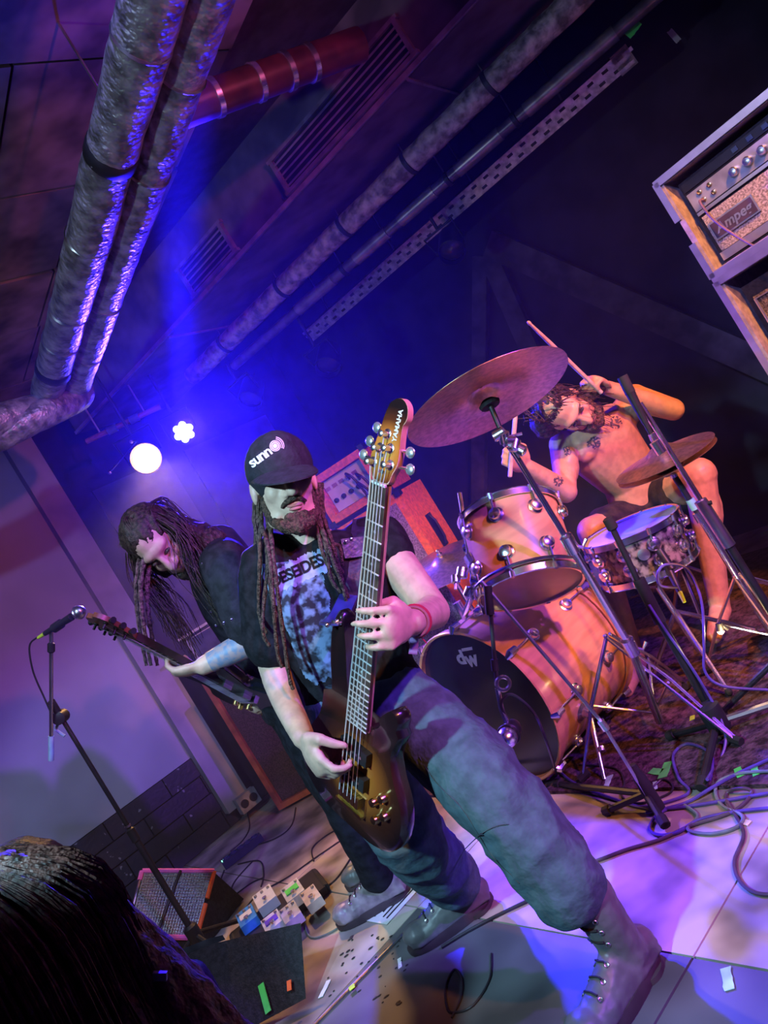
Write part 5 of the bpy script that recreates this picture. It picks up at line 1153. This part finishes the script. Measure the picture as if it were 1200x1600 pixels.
for i in range(120):
    a = rq.uniform(-1, 1); st = hq(.075*a, .045-.03*abs(a), .115-.03*abs(a)); p_ = rq.uniform(0, 1)
    L1.append([st, hq(.085*a, -.03, .146-.05*abs(a)), hq(.09*a, -.135, .04-.05*p_), P(290+90*p_+rq.uniform(-10, 10), 830+50*p_+rq.uniform(-8, 18), 2.5+rq.uniform(-.05, .2))])
strands(L1, .0020, .0009, 4, 4).build('hair_strands', hairm, hr)
for px0, d_ in ((215, 2.5), (222, 2.48), (232, 2.5)):
    p0_ = hq(.08, .03, .03); sp = smooth_path([P(px0+8, 850, d_), P(px0-2, 910, d_), P(px0, 960, d_), P(px0+8, 1010, d_), P(px0+14, 1040, d_)], 9); MB().tube(sp, [.009*(1+.15*math.sin(i*1.6))*(1-.4*i/len(sp)) for i in range(len(sp))], 7).build('dreadlock', mat('grey_dread', (.16, .11, .09), .8, 0, .4, 100, .6), gp_)
for t_ in (-1, 1): MB().ell(hq(.031*t_, .083, .010), hs_*.013, hf_*.008, hu_*.006, 12, 8).build('eye', MATS['eye_dark'], gp_)
bm_ = MB()
for t_ in (-1, 1): bm_.limb([hq(.056*t_, .030, -.075), hq(.032*t_, .068, -.108), hq(0, .08, -.118)], [.014, .018, .024], 10)
bm_.limb([hq(0, .085, -.11), hq(0, .07, -.19)], [.026, .012], 10); blob('beard', bm_, hairm, gp_, .004, 3, (.003, 100, (1, 1, 1)))
# electric guitar
g_n = P(206, 1000, 2.32); g_b = P(385, 1095, 2.62)
N = (g_n-g_b).normalized(); S = (g_n-g_b).length; Bd = CZ*.86+CD*.5; Bv = (Bd-N*Bd.dot(N)).normalized(); Fz = N.cross(Bv); Fz = Fz if Fz.y < 0 else -Fz
def at2(b_, n_, f_): return g_b+Bv*b_+N*n_+Fz*f_
eg = thing('electric_guitar', 'black electric guitar with pointed headstock held by the guitarist', 'guitar', g_b)
out = catrom2([(0, -.12), (.10, -.11), (.155, -.05), (.15, .03), (.105, .09), (.10, .14), (.125, .20), (.11, .225), (.06, .18), (.03, .15), (-.03, .15), (-.06, .19), (-.12, .26), (-.145, .24), (-.12, .15), (-.105, .09), (-.15, .02), (-.155, -.05), (-.10, -.11)])
gbk = mat('black_lacquer', (.012, .011, .014), .15, 0, .1, coat=.7)
MB().prism(out, g_b, Bv, N, Fz, -.05, -.01, .02).build('body', gbk, eg, sharp=50)
MB().prism([(x_*.985, y_*.985) for x_, y_ in out], g_b, Bv, N, Fz, -.012, -.0085).build('top', gbk, eg)
MB().rings([[at2(s_*w_, n_, f_) for s_, f_ in ((-1, -.024), (1, -.024), (1, -.001), (-1, -.001))] for n_, w_ in ((.12, .028), (S, .0215))]).build('neck', mat('dark_neck', (.05, .03, .025), .35, 0, .2, 20), eg)
for i in range(1, 22):
    n_ = S*2**(-i/12)
    if n_ > .15: w_ = .028+(.0215-.028)*(n_-.12)/(S-.12); MB().tube([at2(-w_, n_, 0), at2(w_, n_, 0)], .0011, 5).build('fret', steel, eg)
ho_ = MB().prism(catrom2([(-.022, S), (.022, S), (.040, S+.05), (.042, S+.12), (.020, S+.155), (0, S+.145), (-.02, S+.155), (-.042, S+.12), (-.040, S+.05)], 4), g_b, Bv, N, Fz, -.016, -.001).build('headstock', mat('headstock_brown', (.22, .08, .03), .35), eg)
for i in range(3):
    for s_ in (-1, 1):
        c = at2(s_*.026, S+.04+.037*i, 0); k_ = MB().lathe(c, Fz, [(.008, 0), (.008, .003), (.004, .004), (.004, .018)], 10).build('tuning_post', black, eg); MB().tube([at2(s_*.038, S+.04+.037*i, -.008), at2(s_*.062, S+.04+.037*i, -.008)], [.004, .010], 8).build('tuning_key', black, k_)
for i in range(6): MB().tube([at2(-.025+.01*i, 0, .008), at2(-.0175+.007*i, S, .003), at2((-.026 if i < 3 else .026), S+.04+.037*(i if i < 3 else 5-i), .008)], .0007, 4).build('string', MATS['string_steel'], eg)
for n_ in (.03, .12): MB().box(at2(0, n_, -.004), (.07, .036, .016), Bv, N, Fz).build('pickup', steel, eg)
MB().box(at2(0, -.01, -.003), (.075, .018, .014), Bv, N, Fz).build('bridge', chrome, eg)
for b_, n_ in ((.09, -.03), (.11, -.07), (.07, -.075)): MB().lathe(at2(b_, n_, -.009), Fz, [(.011, 0), (.010, .014), (.003, .015)], 12).build('knob', gold, eg)
# ------------------------------------------------------------------ drummer
dp_ = thing('person', 'shirtless drummer with long hair and dark shorts swinging his sticks', 'person', V((1.1, 3.5, RZ)))
hip = P(1010, 800, 3.5); waist = P(985, 745, 3.45); chest = P(938, 690, 3.34); nb = P(922, 652, 3.27)
shA, shB = P(880, 695, 3.28), P(992, 622, 3.38); sd = (shB-shA).normalized()
elA, wrA = P(884, 768, 3.12), P(822, 728, 2.98)
elB, wrB = P(1052, 640, 3.30), P(948, 606, 3.15)
hC = P(884, 640, 3.10); hf = V((.20, -.72, -.66)); hup = V((-.62, -.32, .62))
knA, knB = P(925, 830, 3.28), P(1092, 742, 3.12)
ftA, ftB = V((P(985, 985, 3.28).x-.05, 3.28, .07)), V((P(1190, 960, 3.15).x-.12, 3.2, .10))
b = MB()
torso_loft(b, [(hip, .155, .11, sd), (waist, .14, .10, sd), ((waist+chest)/2, .155, .105, sd), (chest, .175, .11, sd), (nb+CD*.03, .15, .08, sd), (nb, .065, .06, sd)], sd)
b.limb([chest+CD*-.02+sd*.09, shB], [.075, .062]); b.limb([chest+CD*-.02-sd*.09, shA], [.075, .062])
for s_ in (-1, 1): b.ell(chest+sd*s_*.075-CZ*.075-CD*.01, sd*.08, CD*.06, CZ*.035, 14, 10)
b.limb([nb, (nb+hC)/2, hC+CD*.03+CX*.03], [.065, .058, .055]); hs_, hf_, hu_, hq = head(b, hC, hf, hup, 1.0)
b.limb([shA, elA], [.060, .044]); b.limb([elA, wrA], [.048, .030]); b.limb([shB, elB], [.060, .048]); b.limb([elB, wrB], [.048, .031])
b.ell((shA+elA)/2+CX*.012, CX*.05, CD*.09, CZ*.05, 12, 8)
stA0, stA1 = P(797, 742, 2.90), P(808, 622, 2.86); stB0, stB1 = P(938, 612, 3.08), P(826, 504, 2.92)
hand(b, wrA, (P(797, 712, 2.90)-wrA), (-CX*.3+CZ*.2+CD*-.3+CX*-.2)+CZ*.8, -CD, [(1.0, 1.2, .9), (1.1, 1.3, .9), (1.2, 1.3, .9), (1.2, 1.3, .9)], 1.08, .7)
hand(b, wrB, (P(915, 583, 3.06)-wrB), CD*.9+CZ*.2, -CX-CD, [(.9, 1.2, .9), (1.0, 1.3, .9), (1.1, 1.3, .9), (1.1, 1.3, .9)], 1.08, .7)
b.limb([hip-sd*.08, knA], [.095, .065]); b.limb([knA, ftA], [.062, .042]); b.sph(knA, .064); b.limb([hip+sd*.08, knB], [.105, .072]); b.limb([knB, ftB], [.068, .042]); b.ell(knB+(ftB-knB)*.3+CX*.02+CZ*.02, CX*.06, CZ*.06, CD*.13, 12, 8)
for f_ in (ftA, ftB): b.limb([f_, f_+V((-.12, -.14, -.03))], [.045, .03])
sk2 = mat('drummer_skin', (.70, .36, .18), .42, 0, .08, 26, .08)
body = blob('body', b, sk2, dp_, .006, 4)
db = bvh_of(body)
tm_ = mat('tattoo_ink', (.16, .10, .10), .5, 0, .3, 60)
rq = random.Random(4)
for px, py, r_, sq in ((962, 660, 10, 1), (928, 692, 12, .8), (872, 752, 8, 1.0), (886, 705, 6, 1.3)):
    vs, fs = grid2d(r_*2.2, r_*2.2*sq, 20, 20, lambda u_, v_: (u_-.5)**2+(v_-.5)**2 < .2 and noise.noise(V((u_*6+px, v_*6, py))) > -.05); decal('tattoo', db, vs, fs, px, py, .4, tm_, body)
t = MB(); torso_loft(t, [(hip+(hip-waist)*.5, .15, .12, sd), (hip, .17, .125, sd), (waist+(hip-waist)*.55, .158, .116, sd)], sd)
t.limb([hip-sd*.08, hip-sd*.08+(knA-hip+sd*.08)*.62], [.118, .10]); t.limb([hip+sd*.08, hip+sd*.08+(knB-hip-sd*.08)*.45], [.122, .108])
blob('shorts', t, mat('dark_shorts', (.045, .032, .022), .85, 0, .25, 30, .2, spec=.2), dp_, .007, 5, (.007, 10, (1, 1, 1)))
hm = MB(); hm.ell(hq(0, -.03, .045), hs_*.086, hf_*.098, hu_*.088, 20, 14); hm.limb([hq(.05, -.05, .05), hq(.09, -.05, .0), P(935, 605, 3.12)], [.06, .05, .03]); hm.limb([hq(0, -.08, .0), P(925, 640, 3.2)], [.06, .045])
hr = blob('hair', hm, mat('brown_hair', (.07, .035, .022), .55, 0, .4, 90, .3), dp_, .006, 4, (.006, 60, (1, 1, .3)))
L1 = []
for i in range(170):
    a = rq.uniform(0, 2*math.pi); st = hq(.075*math.cos(a), -.03+.085*math.sin(a), .045+rq.uniform(0, .07)); k_ = rq.random()
    if k_ < .55: e_ = P(925+rq.uniform(-25, 35), 625+rq.uniform(-25, 45), 3.1+rq.uniform(-.05, .1))
    else: e_ = st+hu_*rq.uniform(.02, .09)+hs_*rq.uniform(-.06, .04)-hf_*rq.uniform(0, .06)
    L1.append([st, st+hu_*.03, (st+e_)/2+hu_*.03+V((rq.uniform(-.02, .02), 0, rq.uniform(-.02, .02))), e_])
strands(L1, .0026, .001, 4, 4).build('hair_strands', MATS['brown_hair'], hr)
bm_ = MB()
for t_ in (-1, 1): bm_.limb([hq(.060*t_, .012, -.040), hq(.054*t_, .030, -.078), hq(.032*t_, .068, -.108), hq(0, .082, -.12)], [.012, .017, .02, .024], 10)
bm_.limb([hq(-.024, .094, -.055), hq(0, .100, -.050), hq(.024, .094, -.055)], [.008, .007, .008], 8); bm_.limb([hq(0, .08, -.11), hq(.01, .06, -.17)], [.024, .014], 10)
blob('beard', bm_, mat('brown_beard', (.16, .075, .04), .7, 0, .4, 140, .5), dp_, .004, 3, (.003, 100, (1, 1, 1)))
for t_ in (-1, 1): MB().ell(hq(.031*t_, .083, .010), hs_*.013, hf_*.008, hu_*.006, 12, 8).build('eye', MATS['eye_dark'], dp_); MB().tube([hq(.016*t_, .094, .030), hq(.034*t_, .09, .036), hq(.05*t_, .076, .030)], .004, 6).build('eyebrow', MATS['brown_hair'], dp_)
stick_m = mat('hickory', (.62, .42, .30), .5, 0, .12, 30)
for a_, b_, lb_ in ((stA0, stA1, 'pale drum stick held upright beside the crash cymbal'), (stB0, stB1, 'pale drum stick raised high above the drummer head')):
    o = thing('drum_stick', lb_, 'drum stick', a_, 'drum sticks'); d_ = (b_-a_).normalized(); L_ = (b_-a_).length; MB().lathe(a_, d_, [(.004, -.01), (.0085, -.006), (.009, L_*.7), (.006, L_*.95), (.0055, L_-.012)], 12).build('shaft', stick_m, o); MB().ell(b_-d_*.004, *(v*s for v, s in zip(frame(d_), (.0075, .0075, .012))), 12, 8).build('tip', stick_m, o)
# drum stool
so = thing('drum_stool', 'round black drum stool under the drummer', 'stool', V((hip.x, hip.y+.05, RZ))); sc_ = V((hip.x+.02, hip.y+.05, hip.z-.17))
MB().lathe(sc_, UP, [(.12, -.06), (.155, -.05), (.16, -.01), (.14, .01), (.001, .012)], 28).build('seat', blackmat, so); MB().tube([V((sc_.x, sc_.y, .15)), sc_-UP*.05], .016, 12).build('post', chrome, so)
for k in range(3): dd = V((math.cos(k*2.1), math.sin(k*2.1), 0)); MB().tube([V((sc_.x, sc_.y, .26)), V((sc_.x, sc_.y, RZ+.012))+dd*.2], .010, 8).build('leg', chrome, so)
# ------------------------------------------------------------------ audience
au = thing('person', 'audience member seen from behind, long dark brown hair, lower left corner', 'person', V((-.62, .62, -.48)), 'audience')
hC = V((-.512, .70, .968))
b = MB(); f_ = V((-.35, .93, 0)).normalized(); hs_, hf_, hu_, hq = head(b, hC, f_, UP, 1.0)
nb = hC-UP*.19-f_*.03; b.limb([nb, hC-UP*.07-f_*.02], [.06, .055]); sdv = f_.cross(UP)
torso_loft(b, [(nb-UP*1.27, .10, .09, sdv), (nb-UP*.55, .15, .10, sdv), (nb-UP*.2, .18, .11, sdv), (nb-UP*.05, .15, .08, sdv), (nb, .06, .055, sdv)], sdv)
for s_ in (-1, 1): b.limb([nb-UP*.08+sdv*.17*s_, nb-UP*.38+sdv*.2*s_, nb-UP*.62+sdv*.17*s_+f_*.08], [.055, .045, .03])
blob('body', b, skin, au, .008, 4)
t = MB(); torso_loft(t, [(nb-UP*1.27, .12, .11, sdv), (nb-UP*.55, .17, .12, sdv), (nb-UP*.2, .2, .13, sdv), (nb-UP*.05, .17, .10, sdv), (nb-UP*.01, .085, .075, sdv)], sdv)
for s_ in (-1, 1): t.limb([nb-UP*.08+sdv*.17*s_, nb-UP*.38+sdv*.2*s_], [.07, .06])
blob('top', t, teem, au, .01, 5, (.006, 9, (1, 1, 1)))
ahm = mat('auburn_hair', (.22, .085, .065), .5, 0, .4, 80, .3)
hm = MB(); hm.ell(hq(0, -.02, .04), hs_*.098, hf_*.115, hu_*.105, 24, 16); hm.limb([hq(0, -.06, .02), hq(0, -.095, -.12), hq(0, -.13, -.33), hq(0, -.15, -.50)], [.10, .105, .11, .07], 18)
for s_ in (-1, 1): hm.limb([hq(.075*s_, -.03, .02), hq(.10*s_, -.05, -.15), hq(.135*s_, -.08, -.36)], [.045, .058, .055])
hr = blob('hair', hm, ahm, au, .007, 4, (.006, 45, (1.5, 1.5, .15)))
rq = random.Random(31); L1 = []
for i in range(900):
    a = rq.uniform(0, 2*math.pi); el = rq.uniform(.05, 1.45)
    st = hq(.099*math.cos(a)*math.cos(el), -.02+.116*math.sin(a)*math.cos(el), .04+.106*math.sin(el))
    rd_ = V((st.x-hC.x, st.y-hC.y, 0)); rd_ = rd_.normalized() if rd_.length > 1e-4 else f_; ln_ = rq.uniform(.3, .6)
    p1_ = st+rd_*.03*(1-math.sin(el)*.3)-UP*.02; m_ = hq(.10*math.cos(a), -.06+.115*math.sin(a), -.10)+rd_*rq.uniform(0, .022); e_ = m_-UP*ln_*.8+rd_*rq.uniform(.02, .10)-f_*rq.uniform(0, .08)
    L1.append([st, hq(.108*math.cos(a), -.03+.126*math.sin(a), .02+.05*math.sin(el))+rd_*rq.uniform(0, .01), m_, e_])
strands(L1, .0016, .0008, 4, 4).build('hair_strands', ahm, hr)
hb_ = bvh_of(hr); hh = hb_.ray_cast(CAM, ray(250, 1525))
if hh[0] is not None: MB().box(hh[0]-ray(250, 1525)*.004, (.012, .004, .007), CX, CZ, CD).build('hair_clip', white, au)
# a second head further off at the left edge
au2 = thing('person', 'audience member with dark rounded hair at the left edge of the photo', 'person', V((-1.15, 1.05, -.48)), 'audience')
hC = P(58, 1428, 1.3); b = MB(); hs_, hf_, hu_, hq = head(b, hC, f_, UP, .95); nb = hC-UP*.18; b.limb([nb, hC-UP*.07], [.055, .05]); torso_loft(b, [(nb-UP*1.1, .10, .09, sdv), (nb-UP*.5, .15, .10, sdv), (nb-UP*.06, .16, .09, sdv), (nb, .06, .055, sdv)], sdv)
blob('body', b, skin, au2, .009, 4); t = MB(); torso_loft(t, [(nb-UP*1.1, .12, .11, sdv), (nb-UP*.5, .17, .12, sdv), (nb-UP*.06, .18, .11, sdv), (nb-UP*.01, .085, .075, sdv)], sdv); blob('top', t, teem, au2, .01, 5)
hm = MB(); hm.ell(hq(0, -.015, .045), hs_*.088, hf_*.105, hu_*.092, 20, 14); hm.limb([hq(0, -.05, .0), hq(0, -.07, -.07)], [.075, .06]); blob('hair', hm, hairm, au2, .007, 4, (.005, 45, (1, 1, .4)))
# ------------------------------------------------------------------ stage haze in the rear of the room
hz = bpy.data.materials.new('stage_haze'); hz.use_nodes = True; nt = hz.node_tree; nt.nodes.clear()
vo = nt.nodes.new('ShaderNodeVolumeScatter'); vo.inputs['Density'].default_value = .022; vo.inputs['Anisotropy'].default_value = .35; vo.inputs['Color'].default_value = (.9, .9, .95, 1)
ot = nt.nodes.new('ShaderNodeOutputMaterial'); nt.links.new(vo.outputs[0], ot.inputs['Volume'])
o = MB().box(V((-.3, 4.1, 1.46)), (5.6, 3.3, 2.9)).build('stage_haze', hz, loc=V((-.3, 4.1, .01))); o['label'] = 'thin smoke haze hanging at the back of the stage'; o['category'] = 'haze'; o['kind'] = 'stuff'
